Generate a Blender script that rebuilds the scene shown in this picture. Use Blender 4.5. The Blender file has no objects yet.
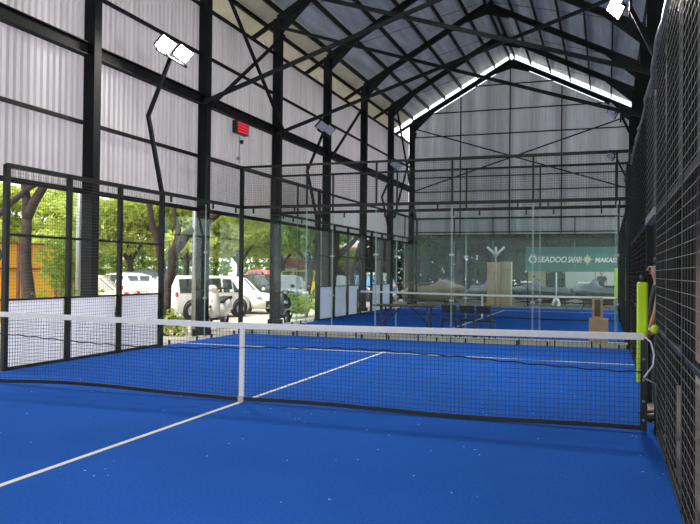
import bpy, bmesh, math, random
import numpy as np
from mathutils import Vector, Matrix
random.seed(7); rng = np.random.default_rng(7)
S = bpy.context.scene
COL = S.collection
PI = math.pi

# ------------------------------------------------------------------ materials
def nt(name):
    m = bpy.data.materials.new(name); m.use_nodes = True
    t = m.node_tree; t.nodes.clear()
    out = t.nodes.new('ShaderNodeOutputMaterial')
    return m, t, out
def mat(name, col, rough=.6, metal=0., var=.08, scale=6., bump=0., spec=.5, emit=None, estr=0., coat=0.):
    m, t, out = nt(name)
    b = t.nodes.new('ShaderNodeBsdfPrincipled')
    tc = t.nodes.new('ShaderNodeTexCoord'); n = t.nodes.new('ShaderNodeTexNoise')
    n.inputs['Scale'].default_value = scale; n.inputs['Detail'].default_value = 4
    t.links.new(tc.outputs['Object'], n.inputs['Vector'])
    r = t.nodes.new('ShaderNodeValToRGB')
    c = Vector(col[:3])
    r.color_ramp.elements[0].position = .3; r.color_ramp.elements[1].position = .7
    r.color_ramp.elements[0].color = (*(c*(1-var)), 1); r.color_ramp.elements[1].color = (*[min(1, x*(1+var)) for x in c], 1)
    t.links.new(n.outputs['Fac'], r.inputs['Fac']); t.links.new(r.outputs['Color'], b.inputs['Base Color'])
    b.inputs['Roughness'].default_value = rough; b.inputs['Metallic'].default_value = metal
    b.inputs['Specular IOR Level'].default_value = spec
    b.inputs['Coat Weight'].default_value = coat
    if bump:
        bp = t.nodes.new('ShaderNodeBump'); bp.inputs['Strength'].default_value = bump; bp.inputs['Distance'].default_value = .02
        t.links.new(n.outputs['Fac'], bp.inputs['Height']); t.links.new(bp.outputs['Normal'], b.inputs['Normal'])
    if emit:
        b.inputs['Emission Color'].default_value = (*emit, 1); b.inputs['Emission Strength'].default_value = estr
    t.links.new(b.outputs[0], out.inputs[0])
    return m
def sheet_mat(name, col, trans, tcol=None, var=.05, scale=(3, 3, .3)):
    """translucent corrugated / woven sheet: diffuse on the near side, daylight coming through from the far side"""
    m, t, out = nt(name)
    tc = t.nodes.new('ShaderNodeTexCoord'); mp = t.nodes.new('ShaderNodeMapping'); mp.inputs['Scale'].default_value = scale
    n = t.nodes.new('ShaderNodeTexNoise'); n.inputs['Scale'].default_value = 1; n.inputs['Detail'].default_value = 5
    r = t.nodes.new('ShaderNodeValToRGB'); c = Vector(col)
    r.color_ramp.elements[0].position = .3; r.color_ramp.elements[1].position = .7
    r.color_ramp.elements[0].color = (*(c*(1-var)), 1); r.color_ramp.elements[1].color = (*[min(1, x*(1+var)) for x in c], 1)
    d = t.nodes.new('ShaderNodeBsdfPrincipled'); d.inputs['Roughness'].default_value = .45
    tr = t.nodes.new('ShaderNodeBsdfTranslucent'); mx = t.nodes.new('ShaderNodeMixShader'); mx.inputs[0].default_value = trans
    t.links.new(tc.outputs['Object'], mp.inputs['Vector']); t.links.new(mp.outputs[0], n.inputs['Vector'])
    t.links.new(n.outputs['Fac'], r.inputs['Fac']); t.links.new(r.outputs['Color'], d.inputs['Base Color'])
    if tcol: tr.inputs['Color'].default_value = (*tcol, 1)
    else: t.links.new(r.outputs['Color'], tr.inputs['Color'])
    t.links.new(d.outputs[0], mx.inputs[1]); t.links.new(tr.outputs[0], mx.inputs[2]); t.links.new(mx.outputs[0], out.inputs[0])
    return m
def glass_mat(name, tint, refl=1.0):
    m, t, out = nt(name)
    tr = t.nodes.new('ShaderNodeBsdfTransparent'); tr.inputs['Color'].default_value = (*tint, 1)
    g = t.nodes.new('ShaderNodeBsdfGlossy'); g.inputs['Roughness'].default_value = .015; g.inputs['Color'].default_value = (.9, 1, .95, 1)
    f = t.nodes.new('ShaderNodeFresnel'); f.inputs['IOR'].default_value = 1.45
    ml = t.nodes.new('ShaderNodeMath'); ml.operation = 'MULTIPLY'; ml.inputs[1].default_value = refl
    mx = t.nodes.new('ShaderNodeMixShader')
    ge = t.nodes.new('ShaderNodeNewGeometry'); inv = t.nodes.new('ShaderNodeMath'); inv.operation = 'SUBTRACT'; inv.inputs[0].default_value = 1
    m2 = t.nodes.new('ShaderNodeMath'); m2.operation = 'MULTIPLY'
    t.links.new(ge.outputs['Backfacing'], inv.inputs[1]); t.links.new(f.outputs[0], ml.inputs[0])
    t.links.new(ml.outputs[0], m2.inputs[0]); t.links.new(inv.outputs[0], m2.inputs[1]); t.links.new(m2.outputs[0], mx.inputs[0])
    t.links.new(tr.outputs[0], mx.inputs[1]); t.links.new(g.outputs[0], mx.inputs[2]); t.links.new(mx.outputs[0], out.inputs[0])
    return m
def turf_mat():
    m, t, out = nt('blue_turf')
    b = t.nodes.new('ShaderNodeBsdfPrincipled'); b.inputs['Roughness'].default_value = .95; b.inputs['Specular IOR Level'].default_value = .03
    tc = t.nodes.new('ShaderNodeTexCoord')
    n1 = t.nodes.new('ShaderNodeTexNoise'); n1.inputs['Scale'].default_value = 45; n1.inputs['Detail'].default_value = 6; n1.inputs['Roughness'].default_value = .8
    n2 = t.nodes.new('ShaderNodeTexNoise'); n2.inputs['Scale'].default_value = .7; n2.inputs['Detail'].default_value = 4
    r1 = t.nodes.new('ShaderNodeValToRGB')
    r1.color_ramp.elements[0].position = .25; r1.color_ramp.elements[0].color = (.013, .074, .37, 1)
    r1.color_ramp.elements[1].position = .75; r1.color_ramp.elements[1].color = (.030, .162, .66, 1)
    mx = t.nodes.new('ShaderNodeMixRGB'); mx.blend_type = 'MULTIPLY'; mx.inputs[0].default_value = .35
    # grains of white sand lying in the pile
    v = t.nodes.new('ShaderNodeTexVoronoi'); v.inputs['Scale'].default_value = 9
    lt = t.nodes.new('ShaderNodeMath'); lt.operation = 'LESS_THAN'; lt.inputs[1].default_value = .075
    n3 = t.nodes.new('ShaderNodeTexNoise'); n3.inputs['Scale'].default_value = 1.3
    gt = t.nodes.new('ShaderNodeMath'); gt.operation = 'GREATER_THAN'; gt.inputs[1].default_value = .55
    mu = t.nodes.new('ShaderNodeMath'); mu.operation = 'MULTIPLY'
    mw = t.nodes.new('ShaderNodeMixRGB'); mw.inputs[2].default_value = (.45, .6, .85, 1)
    for n in (n1, n2, v, n3): t.links.new(tc.outputs['Object'], n.inputs['Vector'])
    t.links.new(n1.outputs['Fac'], r1.inputs['Fac']); t.links.new(r1.outputs['Color'], mx.inputs[1]); t.links.new(n2.outputs['Fac'], mx.inputs[2])
    t.links.new(v.outputs['Distance'], lt.inputs[0]); t.links.new(n3.outputs['Fac'], gt.inputs[0])
    t.links.new(lt.outputs[0], mu.inputs[0]); t.links.new(gt.outputs[0], mu.inputs[1])
    t.links.new(mx.outputs[0], mw.inputs[1]); t.links.new(mu.outputs[0], mw.inputs[0]); t.links.new(mw.outputs[0], b.inputs['Base Color'])
    bp = t.nodes.new('ShaderNodeBump'); bp.inputs['Strength'].default_value = .4; bp.inputs['Distance'].default_value = .01
    t.links.new(n1.outputs['Fac'], bp.inputs['Height']); t.links.new(bp.outputs[0], b.inputs['Normal'])
    t.links.new(b.outputs[0], out.inputs[0]); return m
def plank_mat(name, c0, c1, sx=5., rough=.8):
    """vertical boards running along z, each its own tone"""
    m, t, out = nt(name)
    b = t.nodes.new('ShaderNodeBsdfPrincipled'); b.inputs['Roughness'].default_value = rough
    tc = t.nodes.new('ShaderNodeTexCoord'); mp = t.nodes.new('ShaderNodeMapping'); mp.inputs['Scale'].default_value = (sx, sx, .15)
    n = t.nodes.new('ShaderNodeTexNoise'); n.inputs['Scale'].default_value = 1.; n.inputs['Detail'].default_value = 8; n.inputs['Roughness'].default_value = .7
    r = t.nodes.new('ShaderNodeValToRGB'); r.color_ramp.elements[0].position = .38; r.color_ramp.elements[1].position = .62
    r.color_ramp.elements[0].color = (*c0, 1); r.color_ramp.elements[1].color = (*c1, 1)
    t.links.new(tc.outputs['Object'], mp.inputs['Vector']); t.links.new(mp.outputs[0], n.inputs['Vector'])
    t.links.new(n.outputs['Fac'], r.inputs['Fac']); t.links.new(r.outputs['Color'], b.inputs['Base Color']); t.links.new(b.outputs[0], out.inputs[0])
    return m
def leaf_mat(name, c0, c1, scale=.9):
    m, t, out = nt(name)
    tc = t.nodes.new('ShaderNodeTexCoord'); n = t.nodes.new('ShaderNodeTexNoise'); n.inputs['Scale'].default_value = scale; n.inputs['Detail'].default_value = 6; n.inputs['Roughness'].default_value = .75
    r = t.nodes.new('ShaderNodeValToRGB'); r.color_ramp.elements[0].position = .35; r.color_ramp.elements[1].position = .65
    r.color_ramp.elements[0].color = (*c0, 1); r.color_ramp.elements[1].color = (*c1, 1)
    d = t.nodes.new('ShaderNodeBsdfDiffuse'); tr = t.nodes.new('ShaderNodeBsdfTranslucent'); mx = t.nodes.new('ShaderNodeMixShader'); mx.inputs[0].default_value = .45
    t.links.new(tc.outputs['Object'], n.inputs['Vector']); t.links.new(n.outputs['Fac'], r.inputs['Fac'])
    t.links.new(r.outputs['Color'], d.inputs['Color']); t.links.new(r.outputs['Color'], tr.inputs['Color'])
    t.links.new(d.outputs[0], mx.inputs[1]); t.links.new(tr.outputs[0], mx.inputs[2]); t.links.new(mx.outputs[0], out.inputs[0])
    return m
def emit_mat(name, col, s):
    m, t, out = nt(name); e = t.nodes.new('ShaderNodeEmission')
    tc = t.nodes.new('ShaderNodeTexCoord'); n = t.nodes.new('ShaderNodeTexVoronoi'); n.inputs['Scale'].default_value = 40
    r = t.nodes.new('ShaderNodeValToRGB'); r.color_ramp.elements[0].color = (*col, 1); r.color_ramp.elements[1].color = (*[c*.9 for c in col], 1)
    t.links.new(tc.outputs['Object'], n.inputs['Vector']); t.links.new(n.outputs['Distance'], r.inputs['Fac']); t.links.new(r.outputs[0], e.inputs['Color'])
    e.inputs['Strength'].default_value = s
    t.links.new(e.outputs[0], out.inputs[0]); return m

steel = mat('black_painted_steel', (.010, .011, .012), .7, 0, .3, 2., spec=.2)
steel_roof = mat('dark_green_black_steel', (.018, .024, .024), .7, 0, .3, 2., spec=.25)
fence_steel = mat('black_powder_coat', (.010, .014, .012), .5, 0, .2, 3., spec=.3)
wire_m = mat('coated_wire', (.03, .035, .033), .4, 0, .2, 4.)
wire_grey = mat('grey_galvanised_wire', (.30, .31, .30), .45, .3, .2, 4.)
grey_metal = mat('brushed_grey_metal', (.33, .35, .36), .35, .8, .1, 8.)
clad_left = sheet_mat('translucent_white_cladding', (.74, .725, .745), .60, var=.09, scale=(6, 6, .15))
clad_far = sheet_mat('grey_white_cladding', (.60, .615, .63), .44, var=.16, scale=(2.5, 2.5, .12))
clad_solid = mat('dull_grey_cladding', (.10, .105, .105), .6, 0, .2, 2)
board_m = sheet_mat('pale_lavender_windbreak', (.88, .88, .93), .6, (.92, .92, .98), .06, (2, 2, 2))
board_b = sheet_mat('pale_blue_windbreak', (.80, .84, .96), .6, (.82, .86, 1.0), .06, (2, 2, 2))
glass = glass_mat('green_tinted_glass', (.958, .986, .976), .38)
glass_side = glass_mat('clear_glass', (.975, .99, .985), .7)
glass_edge = mat('green_glass_edge', (.30, .42, .37), .2, 0, .1, 5)
turf = turf_mat()
white_line = mat('white_turf_line', (.74, .72, .62), .9, 0, .08, 30)
concrete = mat('beige_concrete', (.45, .42, .36), .85, 0, .15, 3., .2)
yard = mat('sunlit_yard_paving', (.50, .44, .38), .9, 0, .14, 1.2, .2)
roof_in = sheet_mat('foil_lined_roof_sheet', (.50, .56, .62), .0, var=.28, scale=(6, .5, 1))
roof_out = mat('cream_eave_sheet', (.60, .58, .48), .6, 0, .06, 3)
white_tape = mat('white_net_tape', (.92, .91, .86), .7, 0, .04, 10)
net_black = mat('black_net_cord', (.012, .014, .02), .7, 0, .2, 10)
vinyl = mat('black_vinyl_band', (.015, .018, .016), .35, 0, .2, 8)
neon = mat('fluorescent_yellow_green_pad', (.62, .95, .02), .6, 0, .05, 8, emit=None)
lamp_on = emit_mat('lit_floodlight_lens', (1, .97, .88), 26.)
lamp_off = mat('pale_grey_floodlight_lens', (.55, .58, .66), .15, 0, .05, 8)
led_red = emit_mat('red_led_rows', (.9, .03, .06), .55)
wood = mat('brown_plywood', (.09, .055, .03), .6, 0, .2, 3)
cardboard = mat('brown_cardboard', (.38, .27, .16), .85, 0, .12, 4)
green_b = mat('dark_green_banner_vinyl', (.055, .23, .175), .5, 0, .1, 2)
banner_white = mat('white_banner_print', (.95, .96, .92), .5, 0, .03, 4)
banner_cream = mat('cream_banner_print', (.80, .78, .50), .5, 0, .03, 4)
car_white = mat('white_car_paint', (.80, .78, .74), .25, 0, .02, 3, coat=.6)
car_beige = mat('champagne_car_paint', (.60, .50, .36), .3, .2, .02, 3, coat=.6)
car_black = mat('black_car_paint', (.02, .022, .025), .25, 0, .1, 3, coat=.6)
car_red = mat('red_car_paint', (.62, .02, .02), .3, 0, .02, 3, coat=.6)
car_blue = mat('blue_car_paint', (.08, .25, .55), .3, 0, .02, 3, coat=.6)
car_yellow = mat('yellow_car_paint', (.75, .55, .03), .3, 0, .02, 3, coat=.6)
car_glass = mat('tinted_car_glass', (.05, .065, .06), .08, 0, .2, 2, spec=.9)
tyre = mat('black_rubber', (.02, .02, .022), .8, 0, .2, 8)
rim_m = mat('silver_alloy', (.55, .56, .58), .3, .8, .05, 8)
red_lens = mat('red_lamp_lens', (.55, .02, .03), .2, 0, .1, 12)
clear_lens = mat('clear_lamp_lens', (.7, .72, .74), .12, .2, .1, 12)
black_plastic = mat('black_plastic', (.02, .02, .022), .5, 0, .2, 8)
plate_m = mat('pale_number_plate', (.5, .5, .48), .5, 0, .1, 8)
bark = mat('dark_brown_bark', (.045, .034, .027), .95, 0, .35, 5, .6)
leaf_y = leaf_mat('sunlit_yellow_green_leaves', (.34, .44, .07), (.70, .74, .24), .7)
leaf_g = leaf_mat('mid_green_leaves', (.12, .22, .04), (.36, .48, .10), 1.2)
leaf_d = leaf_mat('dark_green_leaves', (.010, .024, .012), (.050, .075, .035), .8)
site_yellow = mat('ochre_site_hoarding', (.55, .30, .02), .7, 0, .15, 1.5)
rust = mat('rusty_red_pipe', (.16, .05, .035), .7, 0, .3, 6)
render_cream = mat('cream_render', (.62, .58, .52), .9, 0, .08, 1)
brick_red = mat('red_brown_brick', (.36, .13, .09), .9, 0, .2, 2)
awning_m = mat('white_awning_fabric', (.85, .86, .88), .8, 0, .04, 2)
plank_dark = plank_mat('dark_brown_boards', (.04, .035, .032), (.60, .40, .31), 9.)
shade_net = mat('grey_shade_cloth', (.075, .08, .078), .9, 0, .25, 14)
tarp_w = mat('cream_tarpaulin', (.50, .48, .43), .6, 0, .15, 3, .5)
tarp_s = mat('crumpled_silver_black_tarpaulin', (.10, .11, .115), .3, .3, .7, 7, .8)
cover_g = mat('grey_watercraft_cover', (.085, .09, .12), .7, 0, .2, 2)
cover_b = mat('brown_watercraft_cover', (.20, .14, .08), .7, 0, .2, 2)
hull_w = mat('dark_hull', (.06, .065, .07), .3, 0, .05, 3)
skin_m = mat('tan_skin', (.45, .25, .17), .6, 0, .05, 8)
hair_m = mat('black_hair', (.012, .010, .010), .5, 0, .2, 20)
shirt_m = mat('black_shirt', (.018, .018, .022), .8, 0, .2, 10)
trouser_m = mat('dark_grey_trousers', (.03, .03, .035), .8, 0, .2, 10)
ball_m = mat('yellow_felt', (.62, .75, .05), .95, 0, .1, 30)
pvc = mat('white_pvc_pipe', (.72, .74, .76), .4, 0, .04, 4)
seat_f = mat('black_seat_fabric', (.014, .014, .016), .8, 0, .2, 12)
wall_white = mat('white_showroom_panel', (.50, .50, .46), .7, 0, .06, 2)
dark_floor = mat('dark_showroom_floor', (.07, .075, .075), .4, 0, .2, 2)

# ------------------------------------------------------------------ geometry helpers
def worldloc(o):
    l = Vector((0, 0, 0))
    while o: l += o.location; o = o.parent
    return l
class MB:
    def __init__(s): s.v = []; s.f = []; s.sm = []
    def add(s, vs, fs, smooth=False):
        n = len(s.v); s.v += [tuple(v) for v in vs]; s.f += [tuple(i+n for i in f) for f in fs]; s.sm += [smooth]*len(fs); return s
    def box(s, x0, x1, y0, y1, z0, z1):
        return s.add([(x0,y0,z0),(x1,y0,z0),(x1,y1,z0),(x0,y1,z0),(x0,y0,z1),(x1,y0,z1),(x1,y1,z1),(x0,y1,z1)],
                     [(0,3,2,1),(4,5,6,7),(0,1,5,4),(1,2,6,5),(2,3,7,6),(3,0,4,7)])
    def bar(s, a, b, w, h=None, up=(0,0,1)):
        h = h or w; a = Vector(a); b = Vector(b); d = (b-a).normalized(); up = Vector(up)
        if abs(d.dot(up)) > .98: up = Vector((0,1,0)) if abs(d.y) < .9 else Vector((1,0,0))
        r = d.cross(up).normalized(); u = r.cross(d)
        vs = [p + r*sx*w/2 + u*sz*h/2 for p in (a,b) for sx, sz in ((-1,-1),(1,-1),(1,1),(-1,1))]
        return s.add(vs, [(0,1,2,3),(7,6,5,4),(0,4,5,1),(1,5,6,2),(2,6,7,3),(3,7,4,0)])
    def ibeam(s, a, b, w, h, t=.012, up=(0,0,1)):
        a = Vector(a); b = Vector(b); d = (b-a).normalized(); u0 = Vector(up); r = d.cross(u0).normalized(); u = r.cross(d)
        s.bar(a+u*(h/2-t/2), b+u*(h/2-t/2), w, t, up); s.bar(a-u*(h/2-t/2), b-u*(h/2-t/2), w, t, up); s.bar(a, b, t, h-2*t, up); return s
    def tube(s, pts, rad, n=8, cap=True):
        pts = [Vector(p) for p in pts]
        if not hasattr(rad, '__len__'): rad = [rad]*len(pts)
        vs = []; ref = None
        for i, p in enumerate(pts):
            d = (pts[min(i+1, len(pts)-1)] - pts[max(i-1, 0)]).normalized()
            if ref is None: ref = Vector((0,0,1)) if abs(d.z) < .9 else Vector((1,0,0))
            r = d.cross(ref).normalized(); u = r.cross(d).normalized(); ref = u
            for k in range(n):
                a = 2*PI*k/n; vs.append(p + (r*math.cos(a) + u*math.sin(a))*rad[i])
        fs = [(i*n+k, i*n+(k+1)%n, (i+1)*n+(k+1)%n, (i+1)*n+k) for i in range(len(pts)-1) for k in range(n)]
        s.add(vs, fs, True)
        if cap:
            m = len(s.v)-len(vs); s.f += [tuple(m+k for k in range(n))[::-1], tuple(m+(len(pts)-1)*n+k for k in range(n))]; s.sm += [False, False]
        return s
    def disc(s, c, ax, r0, r1, w, n=24):
        """solid wheel-like ring r0..r1 of width w around axis ax"""
        c = Vector(c); ax = Vector(ax).normalized(); t = Vector((0,0,1)) if abs(ax.z) < .9 else Vector((1,0,0))
        a = ax.cross(t).normalized(); b = ax.cross(a); vs = []
        prof = [(r0, -w/2), (r1*.93, -w/2), (r1, -w*.35), (r1, w*.35), (r1*.93, w/2), (r0, w/2)]
        for k in range(n):
            an = 2*PI*k/n; dr = a*math.cos(an)+b*math.sin(an)
            vs += [c+dr*r+ax*o for r, o in prof]
        m = len(prof)
        return s.add(vs, [(k*m+j, k*m+(j+1)%m, ((k+1)%n)*m+(j+1)%m, ((k+1)%n)*m+j) for k in range(n) for j in range(m)], True)
    def ell(s, c, r, n=14, m=9, rot=None):
        c = Vector(c); vs = []
        for j in range(m+1):
            th = PI*j/m
            for k in range(n):
                ph = 2*PI*k/n; v = Vector((r[0]*math.sin(th)*math.cos(ph), r[1]*math.sin(th)*math.sin(ph), r[2]*math.cos(th)))
                if rot is not None: v = rot @ v
                vs.append(c+v)
        return s.add(vs, [(j*n+k, j*n+(k+1)%n, (j+1)*n+(k+1)%n, (j+1)*n+k) for j in range(m) for k in range(n)], True)
    def prism(s, poly, axis, a, b):
        """poly of 2D points extruded along axis between a and b"""
        f = {'x': lambda p, t: (t, p[0], p[1]), 'y': lambda p, t: (p[0], t, p[1]), 'z': lambda p, t: (p[0], p[1], t)}[axis]
        n = len(poly)
        return s.add([f(p, a) for p in poly]+[f(p, b) for p in poly],
                     [tuple(range(n)), tuple(range(2*n-1, n-1, -1))]+[(i, i+n, (i+1) % n+n, (i+1) % n) for i in range(n)])
    def build(s, name, m, parent=None, bevel=0, **props):
        off = worldloc(parent) if parent else Vector((0,0,0))
        me = bpy.data.meshes.new(name)
        me.from_pydata([tuple(Vector(v)-off) for v in s.v], [], s.f)
        for x in (m if isinstance(m, (list, tuple)) else [m]): me.materials.append(x)
        me.polygons.foreach_set('use_smooth', s.sm)
        if len(s.f) < 20000:
            bm = bmesh.new(); bm.from_mesh(me); bmesh.ops.recalc_face_normals(bm, faces=bm.faces); bm.to_mesh(me); bm.free()
        me.update()
        o = bpy.data.objects.new(name, me); COL.objects.link(o)
        if parent: o.parent = parent
        if bevel:
            b = o.modifiers.new('bevel', 'BEVEL'); b.width = bevel; b.segments = 2; b.limit_method = 'ANGLE'
        for k, v in props.items(): o[k] = v
        return o
def thing(name, label, cat, loc=(0,0,0), group=None):
    o = bpy.data.objects.new(name, None); COL.objects.link(o); o.location = loc; o.empty_display_size = .2
    o['label'] = label; o['category'] = cat
    if group: o['group'] = group
    return o
def tag(o, label, cat, group=None):
    o['label'] = label; o['category'] = cat
    if group: o['group'] = group
    return o
def struct(name, mb, m, parent=None, **k):
    return mb.build(name, m, parent, **(dict(kind='structure', **k) if parent is None else k))
def copy_tree(o, parent=None):
    c = o.copy(); COL.objects.link(c)
    if parent: c.parent = parent
    for ch in list(o.children): copy_tree(ch, c)
    return c
def wires(m, o, u, v, W, H, pitch, r, pv=None, rv=None):
    """welded wire grid in the plane o + a*u + b*v as thin three-sided rods"""
    o, u, v = Vector(o), Vector(u), Vector(v); n = u.cross(v).normalized()
    rh = r; r = rv or r
    def rod(a, b, s):
        vs = [p+q for p in (a, b) for q in (n*r, s*r-n*r*.6, -s*r-n*r*.6)]
        m.add(vs, [(0,1,4,3),(1,2,5,4),(2,0,3,5)])
    k = int(W/pitch)
    for i in range(k+1):
        a = o+u*(i*W/k); rod(a, a+v*H, u)
    r = rh; pv = pv or pitch; k = max(1, int(H/pv))
    for j in range(k+1):
        a = o+v*(j*H/k)+n*r; rod(a, a+u*W, v)
    return m

# ------------------------------------------------------------------ dimensions (x across, y down the court, z up)
XC = 4.38            # half width of a court
Y0, Y1 = -8.19, 8.19 # first court
Y2, Y3 = 9.9, 25.3   # second court
YN2 = 17.0
GZ = -.3             # yard level
XL, XR = -5.05, 4.95 # hall column lines
YB, YG = -11.6, 26.9 # back and far gable
EAVE, RIDGE, XRI = 8.78, 11.45, -.3
FR = [-8.4, -4.4, -.4, 3.57, 7.54, 11.55, 15.5, 19.46, 23.2, 26.9]

# ------------------------------------------------------------------ ground, slab, turf
struct('ground', MB().box(-110, 60, -40, 150, GZ-.2, GZ), yard)
fl = struct('floor', MB().box(-5.0, 5.6, -11.8, 25.6, GZ, -.012), concrete)
def court(name, y0, y1, ym, sl):
    c = struct(name, MB().box(-XC+.0, XC-.0, y0, y1, -.012, 0.0), turf)
    MB().box(-.025, .025, ym-sl-.1, ym+sl+.1, -.001, .004).build('centre_line', white_line, c)
    for s in (-1, 1): MB().box(-XC, XC, ym+s*sl-.025, ym+s*sl+.025, -.001, .0045).build('service_line', white_line, c)
court('floor_near_court', Y0, Y1, 0, 5.55)
court('floor_far_court', Y2, Y3, YN2, 5.6)
struct('floor_showroom', MB().box(-6.5, 9, 25.62, 40, GZ, -.03), dark_floor)

# ------------------------------------------------------------------ cladding walls
def corrug(mb, p0, p1, zbot, ztop, nrm, pitch=.15, dep=.022, th=.004):
    """trapezoid ribs from p0 to p1 (plan points); ztop/zbot may be functions of the distance"""
    p0 = Vector((*p0, 0)); p1 = Vector((*p1, 0)); L = (p1-p0).length; d = (p1-p0)/L; n = Vector((*nrm, 0)); pts = []
    k = int(L/pitch)
    for i in range(k):
        b = i*pitch
        pts += [(b, 0), (b+pitch*.45, 0), (b+pitch*.6, dep), (b+pitch*.85, dep)]
    pts.append((L, 0))
    zt = ztop if callable(ztop) else (lambda s: ztop)
    vs = []
    for s_, o in pts:
        q = p0+d*s_+n*o
        vs += [(q.x, q.y, zbot), (q.x, q.y, zt(s_)), (q.x+n.x*th, q.y+n.y*th, zt(s_)), (q.x+n.x*th, q.y+n.y*th, zbot)]
    fs = []
    for i in range(len(pts)-1):
        a = i*4; b = a+4
        fs += [(a, b, b+1, a+1), (a+3, a+2, b+2, b+3), (a+1, b+1, b+2, a+2), (a, a+3, b+3, b)]
    mb.add(vs, fs)
    return mb
wl = struct('wall_left', corrug(MB(), (XL-.16, YB), (XL-.16, YG), 2.9, 7.8, (-1, 0), dep=.045), clad_left)
for z, w, h, nm in ((5.53, .10, .20, 'wall_beam'), (4.19, .05, .07, 'girt'), (6.62, .05, .07, 'girt'), (2.93, .06, .09, 'girt'), (7.78, .06, .07, 'girt')):
    MB().bar((XL-.08, YB, z), (XL-.08, YG, z), w, h).build(nm, steel, wl)
MB().bar((XL-.02, YB, 5.64), (XL-.02, YG, 5.64), .16, .02).build('beam_flange', steel, wl)
MB().bar((XL-.02, YB, 5.42), (XL-.02, YG, 5.42), .16, .02).build('beam_flange', steel, wl)
def zroof(x): return EAVE + (RIDGE-EAVE)*(1-abs(x-XRI)/((XRI-XL) if x < XRI else (XR-XRI)))
def gable(name, y, m, nrm, zb=3.35):
    L = XR-XL
    w = struct(name, corrug(MB(), (XL, y), (XR, y), zb, lambda s: zroof(XL+s)-.12, nrm), m)
    yb = y-nrm[1]*.06
    for x in (-2.69, -.37, 1.96): MB().bar((x, yb, zb), (x, yb, zroof(x)-.15), .05).build('girt_post', steel, w)
    for z in (3.45, 4.1, 5.41, 6.26 if 0 else 6.1, 6.95, 8.09, 9.22, 10.4):
        hw = 1. if z < EAVE else (RIDGE-z)/(RIDGE-EAVE)
        xa = XRI+(XL-XRI)*hw; xb = XRI+(XR-XRI)*hw
        MB().bar((xa+.05, yb, z), (xb-.05, yb, z), .04, .05).build('girt', steel, w)
    return w
gable('wall_far', YG+.15, clad_far, (0, 1))
gable('wall_back', YB-.15, clad_far, (0, -1))
wr = struct('wall_right', corrug(MB(), (XR+.5, YB), (XR+.5, YG), 4.0, 8.6, (1, 0)), clad_far)
MB().box(XR+.5, XR+.56, YB, 8.6, -.012, 4.0).build('boarding', plank_dark, wr)
for z in (4.0, 6.2): MB().bar((XR+.44, YB, z), (XR+.44, YG, z), .06, .08).build('girt', steel, wr)

# ------------------------------------------------------------------ roof
cl = struct('ceiling', MB().prism([(XL, EAVE+.42), (XRI, RIDGE+.42), (XR+.6, zroof(XR+.6)+.42), (XR+.6, zroof(XR+.6)+.44), (XRI, RIDGE+.44), (XL, EAVE+.44)], 'y', YB-.3, YG+.3), roof_in)
sl = (RIDGE-EAVE)/(XRI-XL)
OV = 1.45
MB().prism([(XL-OV, EAVE+.42-OV*sl), (XL, EAVE+.42), (XL, EAVE+.44), (XL-OV, EAVE+.44-OV*sl)], 'y', YB-.3, YG+.3).build('eave_sheet', roof_out, cl)
npur = 6
for side in (-1, 1):
    xe = XL if side < 0 else XR
    for i in range(npur+1):
        x = xe+(XRI-xe)*i/npur - (side*-.12 if i == npur else 0)
        z = zroof(x)+.27
        MB().ibeam((x, YB, z), (x, YG+.2, z), .06, .15, .01).build('purlin', steel_roof, cl)
for x in (XL-.55, XL-1.35): MB().ibeam((x, YB, EAVE+.3+(x-XL)*sl), (x, YG, EAVE+.3+(x-XL)*sl), .06, .12, .01).build('purlin', steel, cl)
for i in range(len(FR)-1):
    y = (FR[i]+FR[i+1])/2
    MB().tube([(XL, FR[i], zroof(XL)+.14), (XRI, FR[i+1], RIDGE+.14)], .008, 4).build('sag_rod', steel_roof, cl)
    MB().tube([(XR, FR[i], zroof(XR)+.14), (XRI, FR[i+1], RIDGE+.14)], .008, 4).build('sag_rod', steel_roof, cl)
gut = MB()
gut.box(XL-OV-.12, XL-OV+.04, YB, YG, EAVE+.28-OV*sl, EAVE+.40-OV*sl).build('eave_gutter', pvc, cl)

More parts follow.
